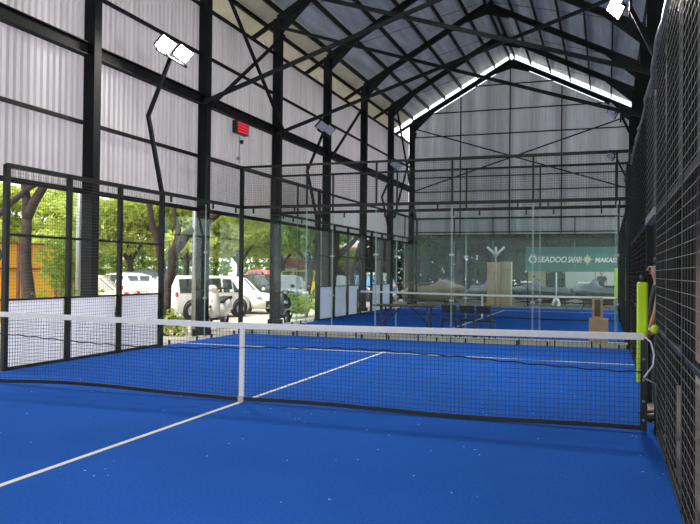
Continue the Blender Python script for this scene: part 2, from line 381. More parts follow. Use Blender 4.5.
# ------------------------------------------------------------------ portal frames
nth = ['nearest the camera row behind the play', 'behind the camera side of the net', 'level with the near net', 'column behind the lavender boards',
       'with column by the lit left floodlight', 'first column beyond the red sign', 'fourth column from the far gable', 'third column from the far gable', 'second column from the far gable', 'against the far gable wall']
for i, y in enumerate(FR):
    t = thing('steel_portal_frame', 'black steel portal frame of the hall, ' + nth[i], 'roof frame', (XL, y, GZ), 'portal frames of the hall')
    for x in (XL, XR):
        m = MB(); w = .24
        m.bar((x, y-.09, GZ), (x, y-.09, EAVE), .24, .016, (0, 1, 0)); m.bar((x, y+.09, GZ), (x, y+.09, EAVE), .24, .016, (0, 1, 0))
        m.bar((x, y, GZ), (x, y, EAVE), .012, .17, (0, 1, 0))
        if x < 0: m.box(x-.12, x-.1, y-.09, y+.09, GZ, EAVE); m.box(x+.1, x+.12, y-.09, y+.09, GZ, EAVE)
        m.build('column', steel, t)
        if x < 0: MB().box(x-.17, x+.17, y-.15, y+.15, GZ, GZ+.42).build('column_plinth', steel, t)
        sg = 1 if x < 0 else -1
        r = MB().ibeam((x, y, EAVE), (XRI, y, RIDGE), .12, .21, .016); r.build('rafter', steel_roof, t)
        zx = lambda q: zroof(q)
        MB().prism([(x, EAVE-.55), (x, EAVE+.05), (x+sg*1.1, zx(x+sg*1.1)-.05), (x+sg*1.1, zx(x+sg*1.1)-.14)], 'y', y-.015, y+.015).build('haunch_gusset', steel_roof, t)
        MB().prism([(XRI, RIDGE+.05), (XRI-sg*.8, RIDGE-.8*sl+.02), (XRI-sg*.8, RIDGE-.8*sl-.14), (XRI, RIDGE-.36)], 'y', y-.013, y+.013).build('ridge_gusset', steel_roof, t)
    MB().ibeam((XL, y, EAVE), (XL-OV, y, EAVE-OV*sl), .08, .12, .01).build('eave_bracket', steel, t)
    if y in (7.54, 11.55, 26.9):
        a = .055 if y == 26.9 else .08
        MB().bar((XL+.1, y-.14, 8.5), (XR-.1, y-.14, 5.3), a, a).build('cross_brace', steel_roof, t)
        MB().bar((XL+.1, y-.28, 5.4), (XR-.1, y-.28, 8.5), a, a).build('cross_brace', steel_roof, t)
for (a, b, full, lab) in ((7.54, 11.55, 1, 'crossed wall braces on the left wall above the red sign'), (15.5, 19.46, 0, 'single slanting wall brace on the left wall behind the second lamp post'), (23.2, 26.9, 1, 'crossed wall braces on the left wall next to the far gable')):
    t = thing('wall_brace', lab, 'brace', (XL+.16, a, 5.5))
    MB().bar((XL+.18, a, 5.4 if a < 20 else 3.9), (XL+.18, b, 8.3 if a < 20 else 8.3), .07).build('brace_rod', steel, t)
    if full: MB().bar((XL+.26, a, 8.7), (XL+.26, b, 5.4 if a < 20 else 3.9), .07).build('brace_rod', steel, t)
for y, lab in ((11.3, 'behind the column by the red sign'), (15.2, 'behind the fourth column from the far gable'), (19.2, 'behind the third column from the far gable'), (22.9, 'behind the second column from the far gable'), (26.5, 'in the corner by the far gable')):
    o = MB().tube([(XL-1.42, y, 8.3), (XL-1.35, y, 8.05), (XL-.32, y, 8.05), (XL-.28, y, 7.98), (XL-.28, y, 7.3 if 0 else 7.55)], .05, 8).build('gutter_pipe', pvc)
    tag(o, 'white bent gutter pipe under the eave ' + lab, 'pipe', 'gutter pipes under the eave')

# ------------------------------------------------------------------ red LED sign on the left wall
t = thing('led_sign', 'small red LED sign in black case under the left wall beam', 'sign', (XL+.06, 9.24, 5.22))
MB().box(XL-.02, XL+.12, 8.92, 9.56, 5.02, 5.34).build('case', black_plastic, t, .008)
for k in range(4): MB().box(XL+.12, XL+.128, 8.97, 9.51, 5.05+k*.072, 5.09+k*.072).build('led_row', led_red, t)
MB().ell((XL, 9.4, 4.86), (.05, .05, .06)).build('camera_dome', black_plastic, t)
MB().tube([(XL-.05, 9.38, 5.02), (XL-.06, 9.38, 4.3)], .012, 5).build('cable', grey_metal, t)
MB().ell((XL-.04, 9.3, 4.42), (.05, .05, .05)).build('junction_knob', grey_metal, t)

# ------------------------------------------------------------------ fences of the courts
def side_fence(label, x, ys, zt=3.0, boards=(), board_mat=board_m, sgn=-1, pitch=.052, upper=None, wm=wire_m, group=None, mid=True, skip_posts=(), pw=.075):
    t = thing('mesh_fence', label, 'fence', (x, ys[0], 0), group)
    for y in ys:
        if y in skip_posts: continue
        MB().box(x-pw/2, x+pw/2, y-pw/2, y+pw/2, 0, zt+.03).build('post', fence_steel, t)
    MB().box(x-.035, x+.035, ys[0], ys[-1], zt-.02, zt+.05).build('top_rail', fence_steel, t)
    MB().box(x-.02, x+.02, ys[0], ys[-1], .0, .045).build('bottom_rail', fence_steel, t)
    if mid: MB().box(x-.02, x+.02, ys[0], ys[-1], 1.98, 2.02).build('middle_rail', fence_steel, t)
    for i in range(len(ys)-1):
        a, b = ys[i], ys[i+1]
        wires(MB(), (x+sgn*.025, a+.03, .04), (0, 1, 0), (0, 0, 1), b-a-.06, zt-.06, pitch, .0021).build('wire_mesh', wm, t)
        if i in boards:
            MB().box(x+sgn*.05, x+sgn*.062, a+.04, b-.04, .03, 1.03).build('windbreak_board', board_mat, t)
            MB().box(x+sgn*.02, x+sgn*.066, a+.03, b-.03, 1.02, 1.05).build('board_rail', fence_steel, t)
    return t
def steps(a, b, n): return [round(a+(b-a)*i/n, 3) for i in range(n+1)]
ysl = steps(.91, 4.87, 3)
side_fence('black mesh fence with three lavender boards left of the near court', -XC, ysl, boards=(0, 1, 2))
side_fence('black mesh fence at the left edge, this side of the lavender boards', -XC, steps(-4.87, -.41, 4), boards=(0, 1, 2))
ys2 = steps(13.2, 21.12, 6)
side_fence('black mesh fence with pale blue boards left of the far court', -XC, ys2, boards=(0, 1, 2, 4, 5), board_mat=board_b)
side_fence('plain black mesh fence right of the far court', XC, ys2, wm=wire_m, sgn=1)
# right fence of the near court, close to the camera, open at the net
def right_fence(label, ys, pitch, cloth=True, wm=wire_grey):
    t = thing('mesh_fence', label, 'fence', (XC, ys[0], 0))
    for y in ys: MB().box(XC-.005, XC+.07, y-.03, y+.03, 0, 3.6).build('post', fence_steel, t)
    MB().box(XC, XC+.05, ys[0], ys[-1], 3.58, 3.63).build('top_rail', fence_steel, t)
    MB().box(XC, XC+.05, ys[0], ys[-1], 2.07, 2.13).build('middle_rail', fence_steel, t)
    MB().box(XC+.01, XC+.05, ys[0], ys[-1], .96, 1.0).build('lower_rail', fence_steel, t)
    MB().box(XC, XC+.04, ys[0], ys[-1], 0, .04).build('bottom_rail', fence_steel, t)
    for i in range(len(ys)-1):
        a, b = ys[i]+.03, ys[i+1]-.03
        wires(MB(), (XC-.006, a, .03), (0, 1, 0), (0, 0, 1), b-a, 3.55, pitch*2, .0021, pv=pitch, rv=.0010).build('wire_mesh', wm, t)
        if cloth: MB().box(XC+.075, XC+.085, a, b, 2.12, 3.58).build('shade_cloth', shade_net, t)
    return t
right_fence('tall dark mesh fence close on the right, this side of the gate gap', [-6.1, -4.9, -3.7, -2.5, -1.25, 0.02], .075)
right_fence('tall dark mesh fence on the right beyond the gate gap', [1.95, 3.4, 4.85, 6.5, 8.1], .075, wm=wire_m)
tg = thing('gate_frame', 'black steel gate frame over the gap in the right fence', 'gate', (XC, .05, 0))
MB().box(XC+.0, XC+.08, .06, .16, 0, 2.16).build('gate_post', fence_steel, tg)
MB().box(XC-.0, XC+.06, 1.80, 1.86, 0, 2.16).build('gate_post', fence_steel, tg)
MB().box(XC-.02, XC+.05, .15, 1.80, 2.08, 2.16).build('gate_header', grey_metal, tg)
wires(MB(), (XC-.006, .15, 2.16), (0, 1, 0), (0, 0, 1), 1.65, 1.42, .15, .0021, pv=.075, rv=.001).build('wire_mesh', wire_grey, tg)
MB().box(XC+.075, XC+.085, .15, 1.8, 2.16, 3.58).build('shade_cloth', shade_net, tg)

# tarpaulins along the top of the right fence
o = thing('tarpaulin', 'crumpled silver and black tarpaulin rolled along the right fence top', 'tarpaulin', (XC, -3, 3.62))
pts = [(XC+.03+random.uniform(-.015, .015), -5.5+.28*k, 3.68+random.uniform(-.03, .03)) for k in range(49)]
MB().tube(pts, [.035+random.uniform(0, .035) for _ in pts], 7).build('roll', tarp_s, o)
o = MB(); n = 24
vs = []
for k in range(n+1):
    y = .9+k*.42; w = .02*math.sin(k*1.7)
    vs += [(XC+.38+w, y, 3.5), (XC+.38+w, y, 5.2+.3*math.sin(k*.6)-.02*k), (XC+.392+w, y, 5.2+.3*math.sin(k*.6)-.02*k), (XC+.392+w, y, 3.5)]
o.add(vs, [f for k in range(n) for f in ((4*k, 4*k+4, 4*k+5, 4*k+1), (4*k+3, 4*k+2, 4*k+6, 4*k+7), (4*k+1, 4*k+5, 4*k+6, 4*k+2), (4*k, 4*k+3, 4*k+7, 4*k+4))])
tag(o.build('tarpaulin', tarp_w), 'cream tarpaulin sheet hanging above the right fence by the columns', 'tarpaulin')

# ------------------------------------------------------------------ glass walls
def glass_wall(label, p0, p1, n, zt=3.0, upper=True, gm=glass, corner=(1, 1), group=None, up_from=0, zu=4.0):
    p0 = Vector((*p0, 0)); p1 = Vector((*p1, 0)); L = (p1-p0).length; d = (p1-p0)/L
    fr = [i/n for i in range(n+1)] if isinstance(n, int) else [(v-n[0])/(n[-1]-n[0]) for v in n]; n = len(fr)-1; q = Vector((-d.y, d.x, 0))
    t = thing('glass_wall', label, 'glass wall', p0, group)
    for i in range(n):
        a = p0+d*(L*fr[i]+.010); b = p0+d*(L*fr[i+1]-.010)
        m = MB(); vs = [(c+q*s)+Vector((0, 0, z)) for z in (.03, zt-.03) for c, s in ((a, -.005), (b, -.005), (b, .005), (a, .005))]
        m.add(vs, [(0,3,2,1),(4,5,6,7),(0,1,5,4),(1,2,6,5),(2,3,7,6),(3,0,4,7)])
        g = m.build('glass_pane', gm, t)
        for e in (a, b): MB().bar(e+Vector((0, 0, .04)), e+Vector((0, 0, zt-.04)), .008, .012, (0, 0, 1)).build('pane_edge', glass_edge, g)
        for c in (.18, .82):
            e = a+(b-a)*c
            MB().bar(e+Vector((0, 0, zt-.12)), e+Vector((0, 0, zt)), .03, .04).build('clamp', fence_steel, t)
            MB().bar(e+Vector((0, 0, 0)), e+Vector((0, 0, .09)), .03, .04).build('clamp', fence_steel, t)
    for z in (0.9, 1.9):
        for i in range(1, n):
            e = p0+d*(L*fr[i])+Vector((0, 0, z)); MB().bar(e-d*.05, e+d*.05, .03, .04).build('patch_fitting', grey_metal, t)
    MB().bar(p0+Vector((0, 0, zt+.03)), p1+Vector((0, 0, zt+.03)), .07, .07).build('top_rail', fence_steel, t)
    for k, c in zip(corner, (p0, p1)):
        if k: MB().bar(c, c+Vector((0, 0, (zu if upper else zt)+.03)), .085, .085).build('post', fence_steel, t)
    if upper:
        u0 = p0+d*(L*fr[up_from])
        MB().bar(u0+Vector((0, 0, zu)), p1+Vector((0, 0, zu)), .05, .05).build('upper_rail', fence_steel, t)
        for i in range(up_from, n):
            a = p0+d*(L*fr[i]); b = p0+d*(L*fr[i+1])
            if i > up_from or (up_from and i == up_from): MB().bar(a+Vector((0, 0, zt)), a+Vector((0, 0, zu)), .04, .04).build('upper_post', fence_steel, t)
            wires(MB(), a+Vector((0, 0, zt+.06)), d, (0, 0, 1), (b-a).length, zu-zt-.08, .052, .0018).build('wire_mesh', wire_m, t)
    return t
SEAM = [-4.38, -2.68, -.98, .75, 2.47, 4.12, 4.38]
glass_wall('two clear glass panes at the far left corner of the near court', (-XC, 4.87), (-XC, 8.19), 2, gm=glass_side, corner=(0, 1), up_from=1)
glass_wall('glass back wall of the near court under the long mesh strip', (-XC, 8.19), (XC, 8.19), SEAM, corner=(0, 1))
glass_wall('glass front wall of the far court, behind the table and chairs', (-XC, 9.9), (XC, 9.9), SEAM, corner=(1, 1))
glass_wall('left glass side wall of the far court beside the hedge', (-XC, 9.9), (-XC, 13.2), 2, gm=glass_side, corner=(0, 1))
glass_wall('glass wall at the far end of the far court, before the showroom', (-XC, 25.3), (XC, 25.3), 5, corner=(1, 1))
glass_wall('left glass side wall at the showroom end of the far court', (-XC, 21.12), (-XC, 25.3), 2, gm=glass_side, corner=(0, 0))
glass_wall('right glass side wall at the showroom end of the far court', (XC, 21.12), (XC, 25.3), 2, gm=glass_side, corner=(0, 0))
glass_wall('right glass side wall of the far court nearest the gap', (XC, 9.9), (XC, 13.2), 2, gm=glass_side, corner=(0, 0))
o = MB().bar((-XC, 8.19, 4.0), (-XC, 9.9, 4.0), .05); tag(o.build('link_rail', fence_steel), 'short black rail linking the two court corners on the left', 'rail')
# concrete kerb between the courts with little black ticks
kb = thing('court_kerb', 'beige concrete kerb with black joints under the near glass back wall', 'kerb', (0, 8.3, 0))
for i in range(12):
    x = -XC+i*.73; MB().box(x+.012, x+.718, 8.25, 8.34, -.012, .10).build('kerb_stone', concrete, kb, .006)
    MB().box(x-.012, x+.012, 8.24, 8.33, -.012, .11).build('kerb_joint', fence_steel, kb)

# ------------------------------------------------------------------ nets
def catenary(x, x0, x1, z0, z1, dip): s = (x-x0)/(x1-x0); return z0+(z1-z0)*s-dip*4*s*(1-s)
def padel_net(label, y, xl, xr, hl, hc, hr, pitch, r, detail=True, pad_z=(.64, 1.43)):
    t = thing('padel_net', label, 'net', (0, y, 0))
    def top(x): return hl+(hc-hl)*(x-xl)/(0-xl) if x < 0 else hc+(hr-hc)*x/xr
    n = 48; xs = [xl+(xr-xl)*i/n for i in range(n+1)]
    bot = lambda x: .035+.012*math.sin(x*1.9)+(.03 if -.2 > x else 0)*abs(math.sin(x*.9))
    def band(z0f, z1f, th, nm, m):
        b = MB(); vs = []
        for x in xs: vs += [(x, y-th/2, z0f(x)), (x, y-th/2, z1f(x)), (x, y+th/2, z1f(x)), (x, y+th/2, z0f(x))]
        fs = [f for i in range(n) for f in ((4*i, 4*i+4, 4*i+5, 4*i+1), (4*i+1, 4*i+5, 4*i+6, 4*i+2), (4*i+2, 4*i+6, 4*i+7, 4*i+3), (4*i+3, 4*i+7, 4*i+4, 4*i))]
        fs += [(0, 1, 2, 3), (4*n, 4*n+3, 4*n+2, 4*n+1)]
        return b.add(vs, fs).build(nm, m, t)
    band(lambda x: top(x)-.065, top, .022, 'top_tape', white_tape)
    band(lambda x: bot(x)-.022, lambda x: bot(x)+.022, .014, 'bottom_band', vinyl)
    m = MB(); k = int((xr-xl)/pitch)
    def rod(a, b): 
        a = Vector(a); b = Vector(b); d = (b-a).normalized(); s = d.cross(Vector((0, 1, 0))).normalized()*r; q = Vector((0, r, 0))
        m.add([p+o for p in (a, b) for o in (s, -s*.5+q*.87, -s*.5-q*.87)], [(0,1,4,3),(1,2,5,4),(2,0,3,5)])
    for i in range(k+1):
        x = xl+(xr-xl)*i/k; w = .012*math.sin(i*.35)
        rod((x, y, bot(x)), (x+w*.3, y+w, (bot(x)+top(x))/2)); rod((x+w*.3, y+w, (bot(x)+top(x))/2), (x, y, top(x)-.06))
    rows = int((hc-.1)/pitch); seg = 40
    for j in range(1, rows):
        f = j/rows
        for i in range(seg):
            xa = xl+(xr-xl)*i/seg; xb = xl+(xr-xl)*(i+1)/seg
            za = bot(xa)+(top(xa)-.06-bot(xa))*f; zb = bot(xb)+(top(xb)-.06-bot(xb))*f
            rod((xa, y, za), (xb, y, zb))
    m.build('net_mesh', net_black, t)
    if detail:
        # the wavy join where two pieces of netting are laced together
        pts = [(x, y-.012, .62+.045*math.sin(x*1.1)+.006*math.sin(x*23)) for x in [xl+(xr-xl)*i/160 for i in range(161)]]
        MB().tube(pts, .007, 5).build('lacing', net_black, t)
    MB().box(-.026, .026, y-.017, y+.017, .02, top(0)+.01).build('centre_strap', white_tape, t)
    if detail: MB().box(-.035, .035, y-.025, y+.02, .0, .07).build('strap_buckle', plate_m, t)
    for x in (xl, xr):
        MB().box(x-.03, x+.03, y-.008, y+.008, .02, top(x)-.05).build('end_band', vinyl, t)
        s = 1 if x > 0 else -1
        p = MB().tube([(x+s*.12, y, 0), (x+s*.12, y, top(x)+.06)], .03, 10).build('net_post', fence_steel, t)
        if detail:
            for z in (.12, .3, .5, .7): MB().disc((x, y-.012, z), (0, 1, 0), .004, .013, .008, 10).build('eyelet', grey_metal, t)
            MB().tube([(x, y, top(x)-.03), (x+s*.06, y-.01, top(x)-.08), (x+s*.09, y-.02, top(x)-.2), (x+s*.08, y-.02, top(x)-.3), (x-s*.0, y-.02, top(x)-.42)], .009, 6).build('tension_cord', white_tape, t)
            MB().tube([(x, y-.02, top(x)-.42), (x+s*.1, y-.02, top(x)-.47), (x+s*.115, y-.03, .1)], .009, 6).build('tension_cord', grey_metal, t)
    return t
padel_net('near padel net with white tape and centre strap, across the picture', 0, -4.3, 4.27, .94, .90, .945, .043, .0021)
padel_net('padel net of the far court seen through the glass', YN2, -4.3, 4.22, .85, .80, .80, .06, .0018, detail=False)
for (x, y, z0, z1, lab) in ((4.262, .16, .45, 1.43, 'bright yellow-green post pad by the right end of the near net'), (4.21, YN2+.15, .5, 1.72, 'bright yellow-green post pad behind the far net, through the glass')):
    t = thing('post_pad', lab, 'pad', (x, y, z0))
    MB().box(x-.05, x+.05, y-.04, y+.04, z0, z1).build('foam_sleeve', neon, t, .02)
    MB().tube([(x+.01, y, 0), (x+.01, y, z1+.05)], .02, 8).build('post', fence_steel, t)
    MB().tube([(x+.01, y, z1), (x+.01, y, z1+.07)], .035, 8).build('post_cap', black_plastic, t)

# ------------------------------------------------------------------ court lamp posts
def lamp_post(side, y, lit, label):
    xk, xb, xt = side*4.80, side*4.45, side*4.27
    t = thing('floodlight_post', label, 'floodlight', (xb, y, 0), 'kinked floodlight posts of the courts')
    zb = 3.05
    MB().bar((xb, y, 0), (xb, y, zb), .07).build('lower_pole', steel, t)
    MB().bar((xb, y, zb), (xk, y, 4.63), .07).build('middle_pole', steel, t)
    MB().bar((xk, y, 4.60), (xt, y, 5.78), .065).build('upper_pole', steel, t)
    MB().bar((xt, y-.5, 5.76), (xt, y+.55, 5.70), .04).build('crossbar', steel, t)
    for k in (-.31, .31):
        c = Vector((side*4.20 if side < 0 else 4.05, y+k, 5.90))
        nrm = Vector((-side*.62, -.46 if side < 0 else -.35, -.62)).normalized()
        a = Vector((0, 1, 0)) - nrm*nrm.y; a.normalize(); b = nrm.cross(a)
        def slab(o, w, h, th):
            return MB().add([c+nrm*(o+dz)+a*sx*w/2+b*sy*h/2 for dz in (0, th) for sx, sy in ((-1,-1),(1,-1),(1,1),(-1,1))], [(0,3,2,1),(4,5,6,7),(0,1,5,4),(1,2,6,5),(2,3,7,6),(3,0,4,7)])
        h = slab(-.05, .36, .29, .05).build('lamp_head', steel, t)
        slab(0.001, .32, .25, .008).build('lens', lamp_on if lit else lamp_off, h)
        if lit:
            L = bpy.data.lights.new('floodlight', 'AREA'); L.energy = LAMP*(1 if y > 0 else .4)*(1.3 if side > 0 else 1); L.size = .4; L.size_y = .3; L.shape = 'RECTANGLE'; L.color = (1, .96, .88)
            lo = bpy.data.objects.new('floodlight_beam', L); COL.objects.link(lo); lo.location = c+nrm*.03
            lo.rotation_euler = (-nrm).to_track_quat('Z', 'Y').to_euler()
    return t
LAMP = 66
lamp_post(-1, 4.95, True, 'lit twin floodlight on a kinked black pole at the upper left')
lamp_post(1, 4.95, True, 'lit floodlight at the top right edge above the right fence')
lamp_post(-1, 13.2, False, 'unlit kinked floodlight pole left, nearer of the two beyond the sign')
lamp_post(1, 13.2, False, 'unlit floodlight pole on the right, higher against the far gable')
lamp_post(-1, 21.1, False, 'unlit floodlight pole on the left, just before the far gable corner')
lamp_post(1, 21.1, False, 'unlit floodlight pole on the right, lower against the far gable')
lamp_post(-1, -4.95, True, 'unseen lit floodlight pole on the left behind the camera, added for its light')  # unseen pair assumed from the court's symmetry, added to light the near half
lamp_post(1, -5.6, True, 'unseen lit floodlight pole on the right behind the camera, added for its light')

# ------------------------------------------------------------------ between the courts: table, chairs, boxes
t = thing('folding_table', 'long folding table with black legs and brown edge in the gap between courts', 'table', (-.5, 9.05, 0))
MB().box(-1.24, .24, 8.8, 9.3, .715, .745).build('table_top', wood, t, .005)
MB().box(-1.2, .2, 8.83, 9.27, .70, .716).build('apron', black_plastic, t)
for x in (-1.05, .06):
    for y in (8.86, 9.24): MB().tube([(x, y, 0), (x, y, .70)], .02, 8).build('leg', black_plastic, t)
    MB().tube([(x, 8.86, .12), (x, 9.24, .12)], .01, 6).build('stretcher', black_plastic, t)
    sg = 1 if x < 0 else -1
    MB().tube([(x, 9.05, .30), (x+sg*.44, 9.05, .69)], .016, 6).build('brace', black_plastic, t)
for i, (x, y, rz, lab) in enumerate(((.52, 9.1, .15, 'black folding chair nearest the folding table'), (.94, 9.12, .1, 'middle one of the three black folding chairs'), (1.38, 9.05, -.15, 'black folding chair farthest from the folding table'))):
    if i == 0:
        c0 = thing('folding_chair', lab, 'chair', (0, 0, 0), 'chairs between the courts')
        MB().box(-.165, .165, -.17, .2, .41, .45).build('seat', seat_f, c0, .01)
        MB().box(-.16, .16, .2, .235, .60, .77).build('backrest', seat_f, c0, .01)
        for sx in (-.155, .155):
            MB().tube([(sx, .26, 0), (sx, .19, .43), (sx, .22, .78)], .015, 6).build('leg', black_plastic, c0)
            MB().tube([(sx, -.17, 0), (sx, -.15, .43)], .015, 6).build('leg', black_plastic, c0)
        MB().tube([(-.155, .25, .1), (.155, .25, .1)], .009, 6).build('stretcher', black_plastic, c0)
        c = c0
    else:
        c = copy_tree(c0)
    c['label'] = lab; c.location = (x, y, 0); c.rotation_euler = (0, 0, rz+PI)
t = thing('cardboard_box', 'square brown cardboard box standing behind the glass at right', 'box', (3.78, 9.1, 0))
MB().box(3.58, 3.97, 8.9, 9.3, 0, .55).build('carton', cardboard, t, .008)
MB().box(3.58, 3.97, 9.09, 9.11, .551, .553).build('seam_tape', tarp_w, t)
t = thing('tall_box', 'narrow brown box standing on the square cardboard box', 'box', (3.78, 9.1, .553))
MB().box(3.64, 3.86, 9.0, 9.2, .553, 1.0).build('carton', cardboard, t, .005)
MB().box(3.69, 3.81, 8.994, 9.0, .60, .96).build('printed_panel', wood, t)

# ------------------------------------------------------------------ showroom beyond the far glass
bt = thing('banner', 'long dark green banner with white lettering hung beyond the far court', 'banner', (2.75, 27.3, 2.1))
MB().box(.35, 5.75, 27.28, 27.31, 1.62, 2.76).build('sheet', green_b, bt)
for x in (.45, 5.7): MB().tube([(x, 27.34, -.03), (x, 27.34, 2.9)], .025, 8).build('banner_pole', steel, bt)
def text(body, x, y, z, size, m, parent, ext=.004, shear=0., name='lettering', align='LEFT', ax=1., rot=(PI/2, 0, 0), width=None):
    cu = bpy.data.curves.new(name, 'FONT'); cu.body = body; cu.size = size; cu.extrude = ext; cu.shear = shear; cu.align_x = align; cu.offset = size*.03
    cu.materials.append(m); tmp = bpy.data.objects.new(name, cu); COL.objects.link(tmp)
    me = bpy.data.meshes.new_from_object(tmp.evaluated_get(bpy.context.evaluated_depsgraph_get())); bpy.data.objects.remove(tmp); me.name = name
    if not me.materials: me.materials.append(m)
    if width: xs_ = [v.co.x for v in me.vertices]; ax = width/(max(xs_)-min(xs_))
    o = bpy.data.objects.new(name, me); COL.objects.link(o)
    o.parent = parent; o.location = Vector((x, y, z))-worldloc(parent); o.rotation_euler = rot; o.scale = (ax, 1, 1); return o
text('SEADOO', .90, 27.27, 2.05, .36, banner_white, bt, shear=.2, width=1.30)
text('SAFARI', 2.25, 27.27, 2.05, .36, banner_white, bt, shear=.2, width=.62)
text('MAKASSAR', 3.42, 27.27, 2.06, .29, banner_white, bt, shear=.15, width=1.35)
m = MB()
vs = [(3.10+r*math.cos(a), 27.27, 2.18+r*math.sin(a)) for k in range(16) for r, a in (((.27 if k % 4 == 0 else .20) if k % 2 == 0 else .12, 2*PI*k/16),)]
m.add(vs+[(x, y-.01, z) for x, y, z in vs], [tuple(range(16)), tuple(range(31, 15, -1))]+[(i, (i+1) % 16, (i+1) % 16+16, i+16) for i in range(16)]).build('sun_emblem', banner_cream, bt)
MB().disc((.68, 27.268, 2.18), (0, 1, 0), .11, .19, .01).build('ring_emblem', banner_white, bt)
MB().ell((.70, 27.268, 2.20), (.08, .008, .09)).build('emblem_wave', mat('teal_print', (.1, .45, .45), .5), bt)
# white three-stroke mark on the glass end
mk = thing('arrow_mark', 'white three-armed mark above the plywood crate', 'sign', (-1.02, 27.2, 2.3))
for a, b in (((-1.42, 27.2, 2.76), (-1.02, 27.2, 2.36)), ((-.62, 27.2, 2.76), (-1.02, 27.2, 2.36)), ((-1.02, 27.2, 2.76), (-1.02, 27.2, 2.3))):
    MB().bar(a, b, .10, .14, (0, 1, 0)).build('stroke', banner_white, mk)
MB().tube([(-1.02, 27.22, GZ+.27), (-1.02, 27.22, 2.32)], .03, 8).build('pole', grey_metal, mk)
cr = thing('plywood_crate', 'tall plywood crate with faint lettering beyond the far glass', 'crate', (-1, 28.3, -.03))
MB().box(-1.55, -.95, 28.0, 28.7, -.03, 2.05).build('panel', mat('light_plywood', (.55, .36, .18), .6, 0, .1, 3), cr, .005)
MB().box(-.94, -.42, 28.1, 28.7, -.03, 2.08).build('panel', mat('pale_plywood', (.45, .36, .20), .6, 0, .1, 3), cr, .005)
text('no', -1.28, 27.99, 1.45, .26, mat('faded_grey_print', (.3, .25, .2), .7), cr, ext=.002)
text('ro', -.8, 28.09, 1.6, .26, bpy.data.materials['faded_grey_print'], cr, ext=.002)
wp = thing('display_panel', 'white display panel wall behind the parked watercraft', 'panel', (3.5, 31.0, -.03))
for k in range(3): MB().box(1.95+k*1.45, 3.37+k*1.45, 31.0, 31.06, -.03, 1.72).build('panel_sheet', wall_white, wp)
MB().box(1.9, 6.3, 31.0, 31.08, 1.72, 1.78).build('frame_rail', grey_metal, wp)
yp = thing('display_panel', 'olive display panel left of the thin white pole', 'panel', (.55, 30.7, -.03))
MB().box(.1, 1.0, 30.7, 30.78, -.03, 1.7).build('panel_sheet', mat('olive_panel', (.30, .27, .15), .7), yp)
for q in ((.4, 1.3), (.62, 1.1)): MB().box(q[0], q[0]+.08, 30.685, 30.7, q[1], q[1]+.12).build('print_mark', black_plastic, yp)
pp = thing('marker_pole', 'thin white pole on a grey cone base before the watercraft', 'pole', (1.72, 27.7, -.03))
MB().tube([(1.72, 27.7, .2), (1.72, 27.7, 1.58)], .035, 10).build('pole', pvc, pp)
MB().tube([(1.72, 27.7, -.03), (1.72, 27.7, .05), (1.72, 27.7, .38)], [.26, .24, .12], 12).build('base', grey_metal, pp)
def watercraft(x, y, rz, label, cover, zoff=-.03, seat=seat_f, trim=None):
    t = thing('watercraft', label, 'watercraft', (0, 0, 0), 'parked watercraft in the showroom')
    # hull lofted along its length, pointed bow at +x
    st = [(-1.5, .45, .35, .62), (-1.0, .55, .22, .66), (0, .58, .15, .70), (.8, .52, .2, .80), (1.3, .30, .35, .86), (1.6, .04, .62, .80)]
    m = MB(); vs = []
    for sx, w, zb, zt in st: vs += [(sx, -w, zt), (sx, -w*.9, zb+.18), (sx, 0, zb), (sx, w*.9, zb+.18), (sx, w, zt), (sx, 0, zt+.06)]
    k = len(st)
    m.add(vs, [(i*6+j, i*6+(j+1) % 6, (i+1)*6+(j+1) % 6, (i+1)*6+j) for i in range(k-1) for j in range(6)]+[(5,4,3,2,1,0), tuple((k-1)*6+j for j in range(6))], True)
    m.build('hull', hull_w if trim else cover, t)
    m = MB(); prof = [(-1.35, .68, .22), (-1.0, .98, .20), (-.2, .95, .20), (.15, 1.0, .24), (.4, 1.25, .26), (.8, 1.08, .3), (1.35, .86, .16)]
    vs = []
    for sx, z, w in prof: vs += [(sx, -w*1.4, .66), (sx, -w*.8, z-.08), (sx, 0, z), (sx, w*.8, z-.08), (sx, w*1.4, .66)]
    k = len(prof)
    m.add(vs, [(i*5+j, i*5+j+1, (i+1)*5+j+1, (i+1)*5+j) for i in range(k-1) for j in range(4)]+[(4,3,2,1,0), tuple((k-1)*5+j for j in range(5))], True)
    m.build('cover', cover, t)
    MB().tube([(.32, -.4, 1.24), (.4, 0, 1.3), (.32, .4, 1.24)], .025, 6).build('handlebar', black_plastic, t)
    MB().box(-1.0, -.1, -.16, .16, .93, 1.02).build('seat', seat, t, .03)
    if trim: MB().box(.5, 1.15, -.12, .12, 1.08, 1.16).build('bow_stripe', trim, t, .02)
    m = MB()
    for sx in (-.9, .7):
        m.bar((sx, -.5, .12), (sx, .5, .12), .06)
        for sy in (-.5, .5): m.bar((sx, sy, 0), (sx, sy, .34), .05)
    for sy in (-.42, .42): m.bar((-1.3, sy, .14), (1.3, sy, .14), .05)
    m.build('trolley', black_plastic, t)
    t.location = (x, y, zoff); t.rotation_euler = (0, 0, rz); return t
watercraft(-4.2, 27.7, .1, 'brown covered watercraft at the left of the showroom row', cover_b)
watercraft(-4.4, 30.3, -.4, 'grey covered watercraft behind the brown one', cover_g)
watercraft(-2.1, 30.9, -.8, 'grey watercraft with yellow tips left of the plywood crate', cover_g, trim=car_yellow)
watercraft(1.05, 29.4, PI-.15, 'dark watercraft with white bow right of the plywood crate', cover_g, trim=banner_white)
watercraft(3.75, 28.8, 2.8, 'dark watercraft with a pale stripe right of the white pole', cover_g, trim=banner_white)
watercraft(6.1, 28.0, 1.9, 'dark watercraft at the far right behind the post pad', cover_g)
sb = MB().box(-6.6, 9.0, 38, 38.1, GZ, 5.0)
